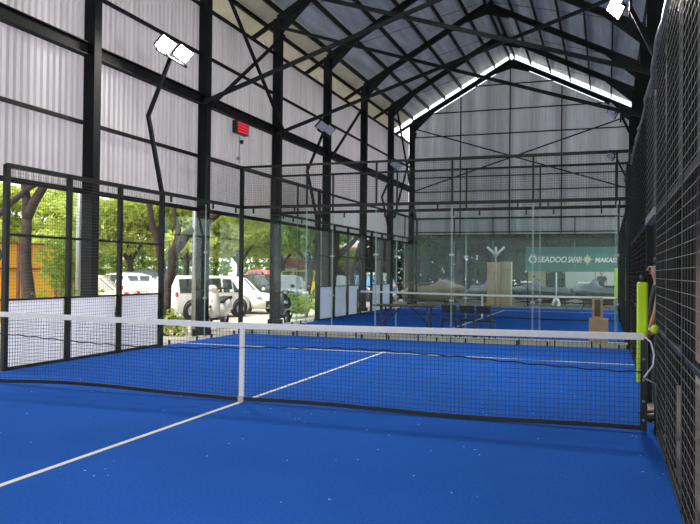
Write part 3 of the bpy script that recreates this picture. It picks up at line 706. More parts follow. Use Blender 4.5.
tag(sb.build('shed_wall', mat('dark_green_shed', (.03, .04, .035), .9, 0, .4, .8)), 'dark wall closing the showroom yard at the back right', 'wall') if 0 else None

# ------------------------------------------------------------------ people
def skin_chain(name, pts, edges, radii, m, parent, sub=2):
    me = bpy.data.meshes.new(name); me.from_pydata([tuple(Vector(p)-worldloc(parent)) for p in pts], edges, [])
    o = bpy.data.objects.new(name, me); COL.objects.link(o); o.parent = parent; me.materials.append(m)
    o.modifiers.new('skin', 'SKIN').use_smooth_shade = True
    for i, r in enumerate(radii): me.skin_vertices[0].data[i].radius = (r, r) if not hasattr(r, '__len__') else r
    me.skin_vertices[0].data[0].use_root = True
    s = o.modifiers.new('sub', 'SUBSURF'); s.levels = sub; s.render_levels = sub
    return o
def person(x, y, rz, label, shirt, trousers, hold=False, scale=1.):
    t = thing('person', label, 'person', (0, 0, 0))
    P = {'pel': (0, 0, .93), 'wai': (0, 0, 1.08), 'che': (0, .0, 1.28), 'nek': (0, .0, 1.44), 'nk2': (0, -.015, 1.50), 'hd1': (0, -.03, 1.57), 'hd2': (0, -.02, 1.655)}
    pts = [P['pel'], P['wai'], P['che'], P['nek'], P['nk2'], P['hd1'], P['hd2']]
    rad = [.14, .125, .145, .075, .055, .082, .088]
    ed = [(0,1),(1,2),(2,3),(3,4),(4,5),(5,6)]
    def leg(s, dy):
        i = len(pts); pts.extend([(s*.09, 0, .86), (s*.10, dy*.5-.02, .47), (s*.105, dy, .09), (s*.12, dy-.16, .04)]); rad.extend([.088, .058, .040, .034]); ed.extend([(0,i),(i,i+1),(i+1,i+2),(i+2,i+3)])
    leg(-1, 0); leg(1, .03)
    def arm(s, el, wr):
        i = len(pts); pts.extend([(s*.165, 0, 1.40), el, wr]); rad.extend([.055, .040, .028]); ed.extend([(3 if 0 else 2, i),(i,i+1),(i+1,i+2)])
        return Vector(wr), (Vector(wr)-Vector(el)).normalized()
    wl_, dl = arm(-1, (-.22, .02, 1.14), (-.23, -.03, .90))
    wr_, dr = arm(1, (.34, -.06, 1.16) if hold else (.23, -.02, 1.15), (.50, -.13, .99) if hold else (.23, -.03, .90))
    body = skin_chain('body', pts, ed, rad, skin_m, t)
    for w, d, s in ((wl_, dl, -1), (wr_, dr, 1)):
        # palm and five separate bent fingers
        side = d.cross(Vector((0, 0, 1)) if abs(d.z) < .8 else Vector((0, 1, 0))).normalized(); down = side.cross(d).normalized()
        m = MB(); m.tube([w-d*.01, w+d*.04, w+d*.085], [.024, .034, .030], 10)
        for k, (o, ln) in enumerate(((-.027, .065), (-.009, .075), (.009, .07), (.027, .055))):
            b0 = w+d*.08+side*o
            curl = down*(.035 if (hold and s > 0) else .012)
            m.tube([b0, b0+d*ln*.45+curl*.3, b0+d*ln*.8+curl*.9, b0+d*ln*.95+curl*1.8], [.009, .0085, .008, .006], 7)
        tb = w+d*.03-side*s*.03
        m.tube([tb, tb+d*.03-side*s*.02+down*.012, tb+d*.06-side*s*.018+down*.03], [.011, .010, .007], 7)
        m.build('hand', skin_m, t)
    # face
    m = MB(); m.tube([(0, -.115, 1.635), (0, -.135, 1.60), (0, -.112, 1.59)], [.008, .014, .010], 6); m.build('nose', skin_m, t)
    for s in (-1, 1):
        MB().ell((s*.032, -.098, 1.632), (.013, .008, .008)).build('eye', banner_white, t)
        MB().ell((s*.090, -.01, 1.62), (.012, .022, .034)).build('ear', skin_m, t)
    MB().ell((0, -.105, 1.562), (.026, .010, .008)).build('mouth', mat('lips_brown', (.33, .15, .11), .5), t)
    m = MB(); m.ell((0, .022, 1.705), (.092, .100, .062)); m.ell((0, .055, 1.63), (.086, .062, .085)); m.build('hair', hair_m, t)
    # clothes follow the body
    i3 = [(0, 0, .90), P['wai'], P['che'], (0, 0, 1.415)]
    sp = i3+[(-.168, 0, 1.39), (-.205, .012, 1.22), (.168, 0, 1.39), (.21, -.012, 1.22)]
    skin_chain('shirt', sp, [(0,1),(1,2),(2,3),(2,4),(4,5),(2,6),(6,7)], [.165, .145, .165, .085, .075, .062, .075, .062], shirt, t)
    tp = [(0, 0, .93), (-.09, 0, .85), (-.10, -.02, .47), (-.105, 0, .10), (.09, 0, .85), (.10, -.005, .47), (.105, .03, .10)]
    skin_chain('trousers', tp, [(0,1),(1,2),(2,3),(0,4),(4,5),(5,6)], [.158, .102, .075, .06, .102, .075, .06], trousers, t)
    for s, dy in ((-1, 0), (1, .03)):
        MB().ell((s*.115, dy-.07, .045), (.052, .14, .046)).build('shoe', black_plastic, t)
    t.location = (x, y, 0); t.rotation_euler = (0, 0, rz); t.scale = (scale,)*3
    return t
# stands in the gate gap, mostly hidden by the gate post, a ball in one hand
person(4.462, .72, -PI/2, 'dark-haired person in black peeking round the gate post, arm reaching along it', shirt_m, trouser_m, hold=True, scale=.97)
o = MB().ell((0, 0, 0), (.045, .045, .045), 20, 12).build('tennis_ball', ball_m)
o.location = (4.368, -.02, .985); tag(o, 'yellow tennis ball held at the gate post', 'ball')
s = MB().tube([(.0455*math.cos(a)*.9, .0455*math.sin(a)*.9*1.0, .018*math.sin(2*a)) for a in [2*PI*k/24 for k in range(25)]], .0028, 5).build('seam', white_tape); s.parent = o
p = person(3.7, 30.2, .2, 'dark figure standing before the white panel in the showroom', shirt_m, trouser_m, scale=1.); p.location.z = -.03

# ------------------------------------------------------------------ vehicles in the yard
def loft_car(label, paint, loc, rz, L=4.3, W=1.76, H=1.62, kind='suv', sc=1.0, name='car', detail=True):
    """car along +x (nose at +x); side windows, screens, wheels, lamps as separate parts"""
    t = thing(name, label, 'car', (0, 0, 0), 'vehicles parked in the yard')
    h = H; b = .55*h+.06      # belt height
    if kind == 'suv':
        st = [(-.5, .90, .34, .62*h, .64*h, .5), (-.475, .97, .25, b+.02, .80*h, .60), (-.44, 1, .22, b+.02, .95*h, .70), (-.30, 1, .20, b, .99*h, .76), (-.12, 1, .20, b, h, .78), (.01, 1, .20, b-.02, .975*h, .76),
              (.17, 1, .20, b-.04, b+.02, .80), (.38, .97, .20, b-.12, b-.06, .74), (.46, .90, .22, b-.24, b-.18, .66), (.5, .74, .30, .36*h, .40*h, .5)]
        roof = (2, 5); screen = 5; rear = 1
    elif kind == 'sedan':
        st = [(-.5, .88, .34, .50*h, .56*h, .5), (-.47, .96, .25, b-.04, b+.04, .66), (-.36, 1, .22, b, b+.06, .72), (-.22, 1, .20, b, .97*h, .70), (-.02, 1, .20, b, h, .74), (.08, 1, .20, b-.02, .98*h, .72),
              (.22, 1, .20, b-.04, b+.02, .78), (.38, .97, .20, b-.12, b-.06, .74), (.46, .90, .22, b-.24, b-.18, .66), (.5, .74, .30, .36*h, .40*h, .5)]
        roof = (3, 5); screen = 5; rear = 2
    else:  # van
        st = [(-.5, .93, .30, .60*h, .66*h, .66), (-.485, .98, .22, b, .93*h, .78), (-.46, 1, .22, b, .98*h, .82), (-.2, 1, .20, b, h, .84), (.1, 1, .20, b, h, .84), (.24, 1, .20, b-.02, .97*h, .80),
              (.37, .99, .20, b-.06, b+.04, .80), (.44, .96, .20, b-.14, b-.06, .76), (.48, .90, .22, b-.28, b-.2, .7), (.5, .8, .30, .36*h, .40*h, .55)]
        roof = (2, 5); screen = 5; rear = 1
    body = MB(); vs = []
    for sx, w, zb, zbelt, zr, rw in st:
        x = sx*L; hw = W/2*w; r = W/2*rw*(w if w < 1 else 1)
        vs += [(x, -hw*.86, zb), (x, -hw, zb+.14), (x, -hw, (zb+zbelt)/2+.05), (x, -hw*.96, zbelt), (x, -r, max(zr-.05, zbelt+.004)), (x, -r*.5, zr), (x, 0, zr+.01),
               (x, r*.5, zr), (x, r, max(zr-.05, zbelt+.004)), (x, hw*.96, zbelt), (x, hw, (zb+zbelt)/2+.05), (x, hw, zb+.14), (x, hw*.86, zb)]
    n = 13; k = len(st)
    fs = [(i*n+j, i*n+(j+1) % n, (i+1)*n+(j+1) % n, (i+1)*n+j) for i in range(k-1) for j in range(n)]+[tuple(range(n))[::-1], tuple((k-1)*n+j for j in range(n))]
    body.add(vs, fs, True)
    bo = body.build('body', paint, t)
    V = [Vector(v) for v in vs]
    def panel(idx, nm, off, m, shrink=.86):
        c = sum((V[i] for i in idx), Vector())/len(idx)
        nr = (V[idx[1]]-V[idx[0]]).cross(V[idx[-1]]-V[idx[0]]).normalized()
        if nr.dot(c-Vector((0, 0, .6))) < 0: nr = -nr
        ps = [c+(V[i]-c)*shrink+nr*off for i in idx]; q = [p-nr*.02 for p in ps]; N = len(ps)
        return MB().add(ps+q, [tuple(range(N)), tuple(range(2*N-1, N-1, -1))]+[(i, (i+1) % N, (i+1) % N+N, i+N) for i in range(N)]).build(nm, m, t)
    for s in (0, 1):
        lo, hi = (3, 4) if s == 0 else (9, 8)
        for i in range(roof[0], roof[1]): panel([i*n+lo, (i+1)*n+lo, (i+1)*n+hi, i*n+hi], 'side_window', .008, car_glass, .88)
        i = screen; panel([i*n+lo, (i+1)*n+lo, i*n+hi], 'quarter_window', .008, car_glass, .7)
    for (i0, nm) in ((screen, 'windscreen'), (rear, 'rear_window')):
        a, c = i0*n, (i0+1)*n
        ps = [a+4, c+4, c+8, a+8]; panel(ps, nm, .03, car_glass, .84)
    for sx in (-.31*L, .325*L):
        for s in (-1, 1):
            y = s*(W/2-.09); R = .33
            w = MB().disc((sx, y, R), (0, 1, 0), .19, R, .22, 28).build('wheel', tyre, t)
            MB().disc((sx, y+s*.02, R), (0, 1, 0), .0, .05, .2, 12).build('hub', rim_m, w)
            m = MB()
            for q in range(5):
                a = 2*PI*q/5; m.bar((sx, y+s*.10, R), (sx+.19*math.cos(a), y+s*.09, R+.19*math.sin(a)), .05, .05, (0, 1, 0))
            m.disc((sx, y+s*.09, R), (0, 1, 0), .175, .205, .03, 24)
            m.build('rim', rim_m, w)
            MB().disc((sx, s*(W/2-.0), R+.01), (0, 1, 0), R+.01, R+.07, .03, 24).build('wheel_arch', black_plastic, t)
    for s in (-1, 1):
        MB().ell((.455*L, s*W*.36, .47*h), (.16, .16, .07)).build('headlamp', clear_lens, t)
        MB().ell((-.475*L, s*W*.42, .56*h), (.10, .11, .17 if kind != 'sedan' else .08)).build('tail_lamp', red_lens, t)
        MB().ell((.19*L, s*(W/2+.06), b+.08), (.07, .09, .07)).build('wing_mirror', paint, t)
        MB().box(-.2*L, .25*L, s*W/2-.02*s-.015, s*W/2-.02*s+.015, .22, .30).build('sill', black_plastic, t)
        for q in (-.10, .12): MB().box(q*L, q*L+.18, s*W/2*.99-.012, s*W/2*.99+.012, b-.13, b-.10).build('door_handle', grey_metal if paint is car_black else paint, t)
    MB().box(.485*L, .505*L, -.38, .38, .28, .55).build('grille', black_plastic, t, .02)
    MB().box(-.508*L, -.49*L, -.75*W/2, .75*W/2, .28, .42).build('rear_bumper', black_plastic if kind == 'suv' else paint, t, .02)
    MB().box(-.507*L, -.497*L, -.23, .23, .62, .74).build('number_plate', plate_m, t)
    MB().box(.505*L, .512*L, -.23, .23, .30, .41).build('number_plate', plate_m, t)
    t.location = loc; t.rotation_euler = (0, 0, rz); t.scale = (sc,)*3
    return t
R = math.radians
loft_car('white SUV facing right behind the scooter, wheel and bonnet in view', car_white, (-11.45, 20.9, GZ), R(-16), kind='suv', sc=1.02, H=1.54)
loft_car('white hatchback seen from behind with red tail lamps, left of the scooter', car_white, (-10.75, 17.0, GZ), R(72), L=3.8, W=1.66, H=1.60, kind='van')
loft_car('champagne saloon behind the middle lavender board', car_beige, (-15.2, 15.2, GZ), R(200), kind='sedan', H=1.62, L=4.6)
loft_car('white hatchback between the champagne saloon and the trunk', car_white, (-17.2, 20.6, GZ), R(150), kind='suv', H=1.68)
loft_car('black car roof showing above the white hatchback', car_black, (-20.5, 28.5, GZ), R(10), kind='suv', H=1.8)
loft_car('white car at the left edge behind the ochre hoarding', car_white, (-19.0, 17.6, GZ), R(185), kind='suv')
loft_car('small red pickup far behind the white SUV', car_red, (-22.3, 45.5, GZ), R(-20), kind='sedan', H=1.75, L=4.0, sc=1.1)
loft_car('dark SUV behind the white SUV bonnet', car_black, (-15.2, 32.0, GZ), R(-15), kind='suv')
loft_car('black hatchback seen through the glass above the hedge', car_black, (-11.3, 26.3, GZ), R(-60), kind='suv')
loft_car('dark hatchback with pale windscreen right of the black one', car_black, (-10.3, 30.6, GZ), R(-60), kind='suv')
loft_car('yellow van roof beyond the dark hatchbacks', car_yellow, (-15.2, 38.5, GZ), R(-20), kind='van', H=1.9)
loft_car('blue car beyond the dark hatchbacks', car_blue, (-10.6, 36.0, GZ), R(160), kind='sedan')
loft_car('white van far off behind the pale blue boards', car_white, (-11.0, 40.0, GZ), R(-50), kind='van', H=1.8)
loft_car('white car far off near the corner of the far court', car_white, (-8.6, 43.5, GZ), R(170), kind='sedan')

# scooter (nose at +x local)
def scooter(label, loc, rz, body_m, sc=1.15, name='scooter'):
    t = thing(name, label, name, (0, 0, 0))
    for x, nm in ((.62, 'front_wheel'), (-.60, 'rear_wheel')):
        w = MB().disc((x, 0, .25), (0, 1, 0), .15, .25, .09, 24).build(nm, tyre, t)
        m = MB(); m.disc((x, 0, .25), (0, 1, 0), .0, .05, .1, 12)
        for q in range(6): m.bar((x, 0, .25), (x+.16*math.cos(q*PI/3), 0, .25+.16*math.sin(q*PI/3)), .03, .02, (0, 1, 0))
        m.build('rim', rim_m, w)
    MB().prism([(.36, .33), (.50, .30), (.80, .50), (.66, .56), (.45, .48)], 'y', -.08, .08).build('front_mudguard', body_m, t, .02)
    # leg shield
    m = MB(); vs = []
    for z, x, w in ((.30, .30, .12), (.45, .36, .20), (.65, .40, .22), (.85, .36, .17), (.98, .30, .10)):
        vs += [(x-.06, -w, z), (x+.04, -w*.6, z), (x+.09, 0, z), (x+.04, w*.6, z), (x-.06, w, z), (x-.09, 0, z)]
    m.add(vs, [(i*6+j, i*6+(j+1) % 6, (i+1)*6+(j+1) % 6, (i+1)*6+j) for i in range(4) for j in range(6)]+[(5,4,3,2,1,0), tuple(24+j for j in range(6))], True)
    m.build('leg_shield', body_m, t)
    MB().ell((.43, 0, .72), (.05, .07, .08)).build('badge_lamp', clear_lens, t)
    MB().box(-.15, .32, -.14, .14, .24, .30).build('footboard', black_plastic, t, .02)
    m = MB(); vs = []
    for x, w, zb, zt in ((-.12, .12, .30, .62), (-.30, .17, .32, .70), (-.55, .18, .40, .74), (-.80, .12, .55, .74), (-.92, .04, .64, .72)):
        vs += [(x, -w, zb), (x, -w*1.05, (zb+zt)/2), (x, -w*.8, zt), (x, w*.8, zt), (x, w*1.05, (zb+zt)/2), (x, w, zb)]
    m.add(vs, [(i*6+j, i*6+(j+1) % 6, (i+1)*6+(j+1) % 6, (i+1)*6+j) for i in range(4) for j in range(6)]+[(5,4,3,2,1,0), tuple(24+j for j in range(6))], True)
    m.build('rear_body', body_m, t)
    MB().prism([(-.85, .73), (-.14, .64), (-.10, .70), (-.40, .79), (-.85, .82)], 'y', -.13, .13).build('seat', seat_f, t, .02)
    MB().tube([(.60, 0, .25), (.42, 0, .70), (.30, 0, 1.02)], .03, 8).build('fork', black_plastic, t)
    hb = MB().tube([(.16, -.33, 1.03), (.28, -.12, 1.04), (.28, .12, 1.04), (.16, .33, 1.03)], .018, 8).build('handlebar', black_plastic, t)
    MB().ell((.33, 0, 1.03), (.10, .13, .09)).build('headlamp_cowl', body_m, t)
    MB().ell((.41, 0, 1.03), (.04, .07, .055)).build('headlamp', clear_lens, t)
    for s in (-1, 1):
        m = MB().tube([(.22, s*.22, 1.04), (.20, s*.27, 1.18)], .008, 6).build('mirror_stalk', black_plastic, t)
        MB().ell((.20, s*.28, 1.22), (.02, .07, .05)).build('mirror', black_plastic, m)
        MB().ell((.30, s*.16, .98), (.03, .03, .03)).build('indicator', car_yellow, t)
    MB().ell((-.92, 0, .66), (.03, .08, .04)).build('tail_lamp', red_lens, t)
    t.location = loc; t.rotation_euler = (0, 0, rz); t.scale = (sc,)*3; return t
scooter('cream white scooter parked behind the clear glass panes', (-7.45, 12.4, GZ), R(-80), car_white, 1.22)
scooter('dark motorcycle behind the black corner post of the far court', (-6.3, 14.7, GZ), R(-50), car_black, 1.08, 'motorcycle')
scooter('white scooter far off behind the pale blue boards', (-8.8, 34.8, GZ), R(40), car_white, 1.2)

# ------------------------------------------------------------------ trees and shrubs
def leaves(blobs, n, size, seed=1, flat=.5):
    r = np.random.default_rng(seed); B = np.array(blobs, float); vol = B[:, 3]*B[:, 4]*B[:, 5]; vol = vol**.67
    k = r.choice(len(B), n, p=vol/vol.sum())
    d = r.normal(size=(n, 3)); d /= np.linalg.norm(d, axis=1)[:, None]; rad = r.uniform(.45, 1., n)**.5
    c = B[k, :3]+d*rad[:, None]*B[k, 3:6]
    a = r.normal(size=(n, 3)); a /= np.linalg.norm(a, axis=1)[:, None]
    b = np.cross(a, r.normal(size=(n, 3))); b /= np.linalg.norm(b, axis=1)[:, None]
    s = size*r.uniform(.6, 1.4, n)[:, None]
    a *= s; b *= s*flat
    v = np.stack([c-a, c+b*.8, c+a, c-b*.8], 1).reshape(-1, 3)
    return v
def leaf_obj(name, v, m, parent):
    off = np.array(worldloc(parent)); n = len(v)//4
    me = bpy.data.meshes.new(name); me.vertices.add(len(v)); me.vertices.foreach_set('co', (v-off).astype('f').ravel())
    me.loops.add(len(v)); me.loops.foreach_set('vertex_index', np.arange(len(v), dtype='i'))
    me.polygons.add(n); me.polygons.foreach_set('loop_start', np.arange(0, len(v), 4, dtype='i'))
    me.update(calc_edges=True); me.materials.append(m); me.validate()
    o = bpy.data.objects.new(name, me); COL.objects.link(o); o.parent = parent; return o
def tree(label, base, limbs, blobs, n, size, lm, seed=1, cat='tree', group=None, name='tree'):
    t = thing(name, label, cat, base, group)
    for i, (pts, rad) in enumerate(limbs):
        # jitter between the given points so a limb is never straight
        P_ = [Vector(p) for p in pts]; Q = []; RR = []
        r = random.Random(seed*31+i)
        for j in range(len(P_)-1):
            for s_ in (0, .5):
                q = P_[j].lerp(P_[j+1], s_)
                if s_: q += Vector((r.uniform(-1, 1), r.uniform(-1, 1), 0))*rad[j]*.5
                Q.append(q); RR.append(rad[j]+(rad[j+1]-rad[j])*s_)
        Q.append(P_[-1]); RR.append(rad[-1])
        MB().tube(Q, RR, 10).build('trunk' if i == 0 else 'branch', bark, t)
    if blobs: leaf_obj('foliage', leaves(blobs, n, size, seed), lm, t)
    return t
# left: dark forked tree beside the hoarding
tree('dark forked tree standing before the ochre hoarding', (-11.1, 8.5, GZ),
     [([(-11.1, 8.5, GZ), (-11.15, 8.42, 1.6), (-11.13, 8.42, 3.0)], [.21, .16, .135]),
      ([(-11.13, 8.42, 2.9), (-10.7, 8.55, 3.75), (-10.2, 8.7, 4.6), (-9.6, 8.9, 6.0)], [.15, .12, .1, .07]),
      ([(-11.13, 8.42, 2.9), (-11.2, 8.38, 3.9), (-11.5, 8.4, 5.4)], [.13, .1, .07]),
      ([(-13.0, 8.1, 2.5), (-11.9, 8.15, 2.95), (-10.95, 8.35, 3.75), (-10.5, 8.55, 4.05)], [.10, .09, .08, .06])],
     [(-11.3, 8.6, 5.6, 1.6, 1.6, .9), (-9.6, 9.6, 5.6, 1.3, 1.3, .8), (-10.0, 9.2, 4.35, .35, .35, .25), (-8.9, 9.6, 4.15, .45, .4, .4)], 2600, .13, leaf_g, 3)
tree('leaning tree trunk by the white hatchback, crossing behind the glass', (-7.6, 9.75, GZ),
     [([(-7.62, 9.72, GZ), (-7.52, 9.73, 1.1), (-7.33, 9.78, 2.0), (-7.0, 9.89, 2.47), (-6.5, 10.06, 2.8), (-6.15, 10.2, 3.1), (-5.75, 10.3, 3.6)], [.19, .17, .155, .14, .12, .10, .08]),
      ([(-7.3, 9.78, 2.05), (-7.2, 9.82, 2.6), (-7.34, 9.75, 3.45)], [.1, .08, .06]),
      ([(-7.55, 9.72, 1.2), (-7.72, 9.66, 2.2), (-7.95, 9.54, 3.3), (-8.2, 9.4, 4.4)], [.11, .10, .08, .06])],
     [(-7.0, 11.8, 4.2, 1.0, 1.2, .5), (-6.3, 13.6, 3.6, .5, 1.4, .75), (-6.6, 12.6, 3.15, .45, .9, .5)], 3600, .10, leaf_y, 5)
tree('dark tree trunks in the gap behind the pale blue boards', (-8.2, 24.3, GZ),
     [([(-8.3, 24.3, GZ), (-8.2, 24.3, 1.8), (-8.1, 24.4, 4.2)], [.33, .28, .25]),
      ([(-8.25, 24.3, 1.9), (-7.4, 25.2, 3.0), (-6.9, 26.0, 4.4)], [.16, .12, .09]),
      ([(-7.9, 26.6, GZ), (-8.0, 26.5, 1.4), (-7.5, 26.7, 3.2)], [.15, .12, .09])],
     [(-8.2, 24.2, 4.5, 1.7, 1.5, .8)], 2200, .12, leaf_g, 6)
tree('second dark tree behind the pale blue boards, nearer the showroom', (-7.6, 29.5, GZ),
     [([(-7.6, 29.5, GZ), (-7.5, 29.5, 1.8), (-7.2, 29.5, 4.0)], [.26, .2, .16]), ([(-7.5, 29.5, 1.5), (-6.7, 29.9, 2.6), (-6.3, 30.2, 3.9)], [.13, .1, .08])],
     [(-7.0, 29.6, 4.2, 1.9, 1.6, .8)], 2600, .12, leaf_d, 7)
# sunlit trees across the yard
CT = [(-30.5, 24.5, 4.3), (-26.5, 27.5, 4.6), (-24.5, 31.0, 4.4), (-22.0, 33.5, 4.5), (-20.0, 37.0, 4.6), (-18.4, 40.5, 4.7), (-15.0, 37.5, 4.0), (-31, 19.5, 4.3)]
CL = ['round sunlit tree beyond the hoarding, second from the left', 'sunlit yellow-green tree right of the white pipe', 'sunlit yellow-green tree behind the middle fence posts', 'sunlit tree behind the leaning trunk', 'sunlit tree above the white SUV', 'sunlit tree above the small red pickup', 'pale green tree seen through the far court corner glass', 'sunlit tree at the left edge beyond the hoarding']
for i, (x, y, z) in enumerate(CT):
    r = random.Random(i); bl = [(x+r.uniform(-2, 2), y+r.uniform(-2, 2), z+r.uniform(-1.5, 1.6), r.uniform(1.3, 2.2), r.uniform(1.3, 2.2), r.uniform(.5, .9)) for _ in range(15)]
    tree(CL[i], (x, y, GZ), [([(x, y, GZ), (x+.2, y, 1.6), (x, y+.1, 3.2)], [.24, .19, .15]), ([(x+.1, y, 1.8), (x+1.3, y-.4, 3.2), (x+2, y-.6, 4.2)], [.12, .09, .06]), ([(x+.1, y, 2.0), (x-1.2, y+.3, 3.3), (x-1.8, y+.2, 4.3)], [.12, .09, .06])],
         bl, 8500, .2, leaf_y if i not in (6,) else leaf_g, 20+i, group='sunlit trees across the yard')
# dark shade trees beyond the showroom
for i, (x, y, z, lab) in enumerate(((-8.2, 38, 3.7, 'dark shade tree left of the brown watercraft, in the corner'), (-4.5, 36, 3.6, 'dark shade tree behind the brown watercraft'), (-1.0, 37, 3.5, 'dark shade tree behind the plywood crate'), (3.0, 38.5, 3.6, 'dark shade tree behind the green banner'), (7.5, 38, 3.6, 'dark shade tree at the right behind the showroom'))):
    r = random.Random(50+i); bl = [(x+r.uniform(-2, 2), y+r.uniform(-1, 1), z+r.uniform(-2.4 if i else -1.2, 1.6), 1.4, 1.0, .8) for _ in range(14)]
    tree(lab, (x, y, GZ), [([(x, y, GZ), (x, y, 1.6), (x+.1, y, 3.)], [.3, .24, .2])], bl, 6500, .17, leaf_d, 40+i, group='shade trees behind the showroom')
# shrubs
def shrub(label, c, r_, n, size, lm, seed, stems=4, group=None):
    t = thing('shrub', label, 'shrub', (c[0], c[1], GZ), group)
    m = MB(); rr = random.Random(seed)
    for k in range(stems): m.tube([(c[0]+rr.uniform(-.1, .1), c[1]+rr.uniform(-.1, .1), GZ), (c[0]+rr.uniform(-.7, .7)*r_[0], c[1]+rr.uniform(-.7, .7)*r_[1], c[2]+r_[2]*.5)], [.02, .01], 5)
    m.build('stem', bark, t)
    bl = [(c[0]+rr.uniform(-.6, .6)*r_[0], c[1]+rr.uniform(-.6, .6)*r_[1], c[2]+rr.uniform(-.7, .7)*r_[2], r_[0]*.5, r_[1]*.5, r_[2]*.4) for _ in range(9)]
    leaf_obj('foliage', leaves(bl, n, size, seed, .45), lm, t); return t
shrub('feathery green shrub in front of the dark forked tree', (-10.0, 8.9, 1.75), (.9, .9, 1.1), 1500, .085, leaf_g, 60)
shrub('small yellow-green shrub at the foot of the leaning trunk', (-7.3, 9.9, .05), (.35, .45, .40), 700, .06, leaf_y, 61)
shrub('low leafy plant behind the left lavender board', (-7.0, 5.5, .75), (.5, 1.6, .35), 500, .06, leaf_g, 62)
for i, (x, y) in enumerate(((-7.5, 18.2), (-7.4, 19.4), (-7.3, 20.6), (-7.3, 21.8))):
    shrub(['low hedge shrub right of the dark motorcycle', 'low hedge shrub, second from the dark motorcycle', 'low hedge shrub, third from the dark motorcycle', 'low hedge shrub just before the pale blue boards'][i], (x, y, .25), (.45, .7, .42), 900, .07, leaf_y if i % 2 else leaf_g, 63+i, group='hedge shrubs beside the far court')

for i, (x, lab) in enumerate(((-10.4, 'tall dark hedge beyond the far court corner, beside the red brown house'), (-6.5, 'tall dark hedge beyond the showroom, behind the brown watercraft'), (-2.6, 'tall dark hedge beyond the showroom, behind the plywood crate'), (1.4, 'tall dark hedge beyond the showroom, behind the thin white pole'), (5.4, 'tall dark hedge beyond the showroom, rightmost block'))):
    t = thing('hedge', lab, 'hedge', (x, 41, GZ), 'tall dark hedge blocks')
    m = MB()
    for k in range(7): m.tube([(x-1.7+k*.56, 41, GZ), (x-1.7+k*.56, 41.1, 2.5)], [.05, .02], 5)
    m.build('stem', bark, t)
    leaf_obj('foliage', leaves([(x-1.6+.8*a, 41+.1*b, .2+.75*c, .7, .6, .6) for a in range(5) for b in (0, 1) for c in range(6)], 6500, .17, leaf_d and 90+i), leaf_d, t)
for i, (x, y, lab) in enumerate(((-31, 39, 'green hedge across the yard beyond the white hatchback between the posts'), (-26.5, 42, 'green hedge across the yard beyond the leaning trunk'), (-22.5, 48.5, 'green hedge across the yard behind the small red pickup'), (-17, 50, 'green hedge across the yard seen right of the far court corner post'))):
    t = thing('hedge', lab, 'hedge', (x, y, GZ), 'green hedges across the yard')
    m = MB()
    for k in range(6): m.tube([(x-1.5+k*.6, y, GZ), (x-1.5+k*.6, y+.1, 2.0)], [.05, .02], 5)
    m.build('stem', bark, t)
    leaf_obj('foliage', leaves([(x-2+1.0*a, y+.4*(a-2), .3+.7*c, .9, .6, .6) for a in range(5) for c in range(5)], 4200, .19, 120+i), leaf_g, t)
# ------------------------------------------------------------------ yard fittings and buildings
hz = thing('site_hoarding', 'ochre yellow metal hoarding at the left beyond the fence', 'hoarding', (-15, 10, GZ))
for k in range(5):
    x0, y0 = -16.6+k*.55, 8.6+k*1.15; d = Vector((.43, .9, 0)).normalized()
    a = Vector((x0, y0, 0)); b = a+d*1.24
    corr = MB(); m = corr; m.bar(a+Vector((0, 0, 1.05)), b+Vector((0, 0, 1.05)), .04, 2.66); m.build('hoarding_sheet', site_yellow, hz)
    m = MB(); m.bar(a+Vector((.05, 0, GZ)), a+Vector((.05, 0, 2.4)), .08); m.build('hoarding_post', rust, hz)
    for z in (.45, 1.5, 2.36): MB().bar(a+Vector((.05, 0, z)), b+Vector((.05, 0, z)), .05, .06).build('hoarding_rail', rust, hz)
for i, (x, y, dx, dy, h, lab) in enumerate(((-12.9, 11.6, .6, .8, 2.3, 'rusty pole leaning right against the ochre hoarding'), (-12.7, 12.3, -.4, -.3, 1.9, 'rusty pole leaning left against the ochre hoarding'), (-12.4, 12.6, .2, .5, 2.0, 'rusty pole leaning at the right end of the ochre hoarding'), (-13.6, 9.4, .35, .5, 2.2, 'rusty pole leaning left of the dark forked tree'))):
    o = MB().tube([(x, y, GZ), (x-dx*.4, y+dy, h)], .045, 8).build('leaning_pole', rust); tag(o, lab, 'pole', 'rusty poles leaning on the hoarding')
def ring(x, y, z, lab):
    o = MB().tube([(x+.28*math.cos(a)*.7, y+.28*math.cos(a)*.7, z+.32*math.sin(a)) for a in [2*PI*k/20 for k in range(21)]], .035, 6, False).build('hose_coil', black_plastic); tag(o, lab, 'hose')
ring(-13.0, 9.0, 1.9, 'coiled black hose hanging on the hoarding near the left edge'); ring(-12.3, 12.0, 1.95, 'coiled black hose hanging on the hoarding right of the shrub')
for x, y, r_, z1, lab, m_ in ((-7.35, 6.05, .085, 4.6, 'thick grey drain pipe left of the nearest visible wall column', grey_metal), (-6.75, 9.95, .07, 4.6, 'slim white pipe before the column with the plinth', grey_metal), (-6.9, 19.4, .11, 4.2, 'white pipe between glass and pale blue boards', pvc)):
    o = MB().tube([(x, y, GZ), (x, y, z1)], r_, 12).build('drain_pipe', m_); tag(o, lab, 'pipe')
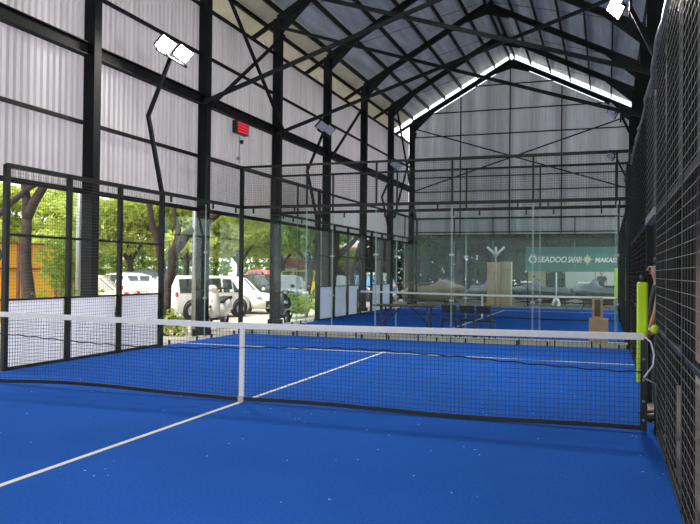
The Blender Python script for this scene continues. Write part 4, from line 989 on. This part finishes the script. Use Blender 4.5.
def building(label, x, y, w, d, h, m, rz, rows, cols, roof=render_cream, awn=False):
    t = thing('building', label, 'building', (0, 0, 0))
    wl_ = MB().box(-w/2, w/2, -d/2, d/2, 0, h).build('wall', m, t)
    MB().box(-w/2-.3, w/2+.3, -d/2-.3, d/2+.3, h, h+.25).build('roof', roof, t)
    for i in range(cols):
        for j in range(rows):
            cx = -w/2+(i+.5)*w/cols; cz = 1.3+j*2.9
            f = MB().box(cx-.75, cx+.75, -d/2-.08, -d/2+.02, cz-.75, cz+.85).build('window', car_black, t)
            MB().box(cx-.66, cx+.66, -d/2-.10, -d/2-.07, cz-.66, cz+.76).build('pane', car_glass, f)
    if awn: MB().prism([(-d/2-1.8, 2.8), (-d/2, 3.2), (-d/2, 3.3), (-d/2-1.8, 2.95)], 'x', -w/2, w/2).build('awning', awning_m, t)
    t.location = (x, y, GZ); t.rotation_euler = (0, 0, rz); return t
building('pale shop building beyond the parked cars at left', -45, 41, 9, 5, 3.4, render_cream, R(38), 1, 4, awn=True)
building('cream blind wall building behind the middle fence posts', -37.5, 47, 7, 5, 3.6, render_cream, R(38), 0, 0)
building('red brown brick house behind the pale blue boards', -16.2, 47, 9, 5, 3.7, brick_red, R(12), 1, 5, awn=True)
building('low cream building at the far left behind the trees', -50, 30, 12, 6, 4, render_cream, R(60), 1, 4)

# ------------------------------------------------------------------ light
w = bpy.data.worlds.new('sky'); S.world = w; w.use_nodes = True; nt_ = w.node_tree; nt_.nodes.clear()
wo = nt_.nodes.new('ShaderNodeOutputWorld'); bg = nt_.nodes.new('ShaderNodeBackground'); tcw = nt_.nodes.new('ShaderNodeTexCoord')
nz = nt_.nodes.new('ShaderNodeTexNoise'); nz.inputs['Scale'].default_value = 2.5; nz.inputs['Detail'].default_value = 5
rp = nt_.nodes.new('ShaderNodeValToRGB'); rp.color_ramp.elements[0].color = (.80, .88, 1, 1); rp.color_ramp.elements[1].color = (1, 1, 1, 1); rp.color_ramp.elements[0].position = .35; rp.color_ramp.elements[1].position = .6
nt_.links.new(tcw.outputs['Generated'], nz.inputs['Vector']); nt_.links.new(nz.outputs['Fac'], rp.inputs['Fac']); nt_.links.new(rp.outputs[0], bg.inputs[0]); nt_.links.new(bg.outputs[0], wo.inputs[0])
bg.inputs[1].default_value = 1.3
sun = bpy.data.lights.new('sun', 'SUN'); sun.energy = 2.1; sun.angle = R(12); sun.color = (1, .95, .84)
so = bpy.data.objects.new('sun', sun); COL.objects.link(so); so.rotation_euler = Vector((-.12, -.55, .82)).to_track_quat('Z', 'Y').to_euler()

# ------------------------------------------------------------------ camera
cam = bpy.data.cameras.new('camera'); co = bpy.data.objects.new('camera', cam); COL.objects.link(co)
yaw, pitch, roll = .34, .014, .01
c, s = math.cos(yaw), math.sin(yaw); Xa = Vector((c, s, 0)); Za = Vector((-s, c, 0)); Ya = Vector((0, 0, 1))
c, s = math.cos(pitch), math.sin(pitch); Zb = Za*c+Ya*s; Yb = -Za*s+Ya*c
c, s = math.cos(roll), math.sin(roll); U = Xa*c+Yb*s; V = -Xa*s+Yb*c
M = Matrix((U, V, -Zb)).transposed().to_4x4(); M.translation = (3.935, -7.447, 1.496); co.matrix_world = M
cam.sensor_width = 36; cam.lens = 726.2/700*36; cam.clip_start = .05; cam.clip_end = 400
S.camera = co
S.view_settings.view_transform = 'Standard'; S.view_settings.look = 'None'; S.view_settings.gamma = 1; S.view_settings.use_curve_mapping = False
S.view_settings.exposure = 1.02
S.cycles.transparent_max_bounces = 40
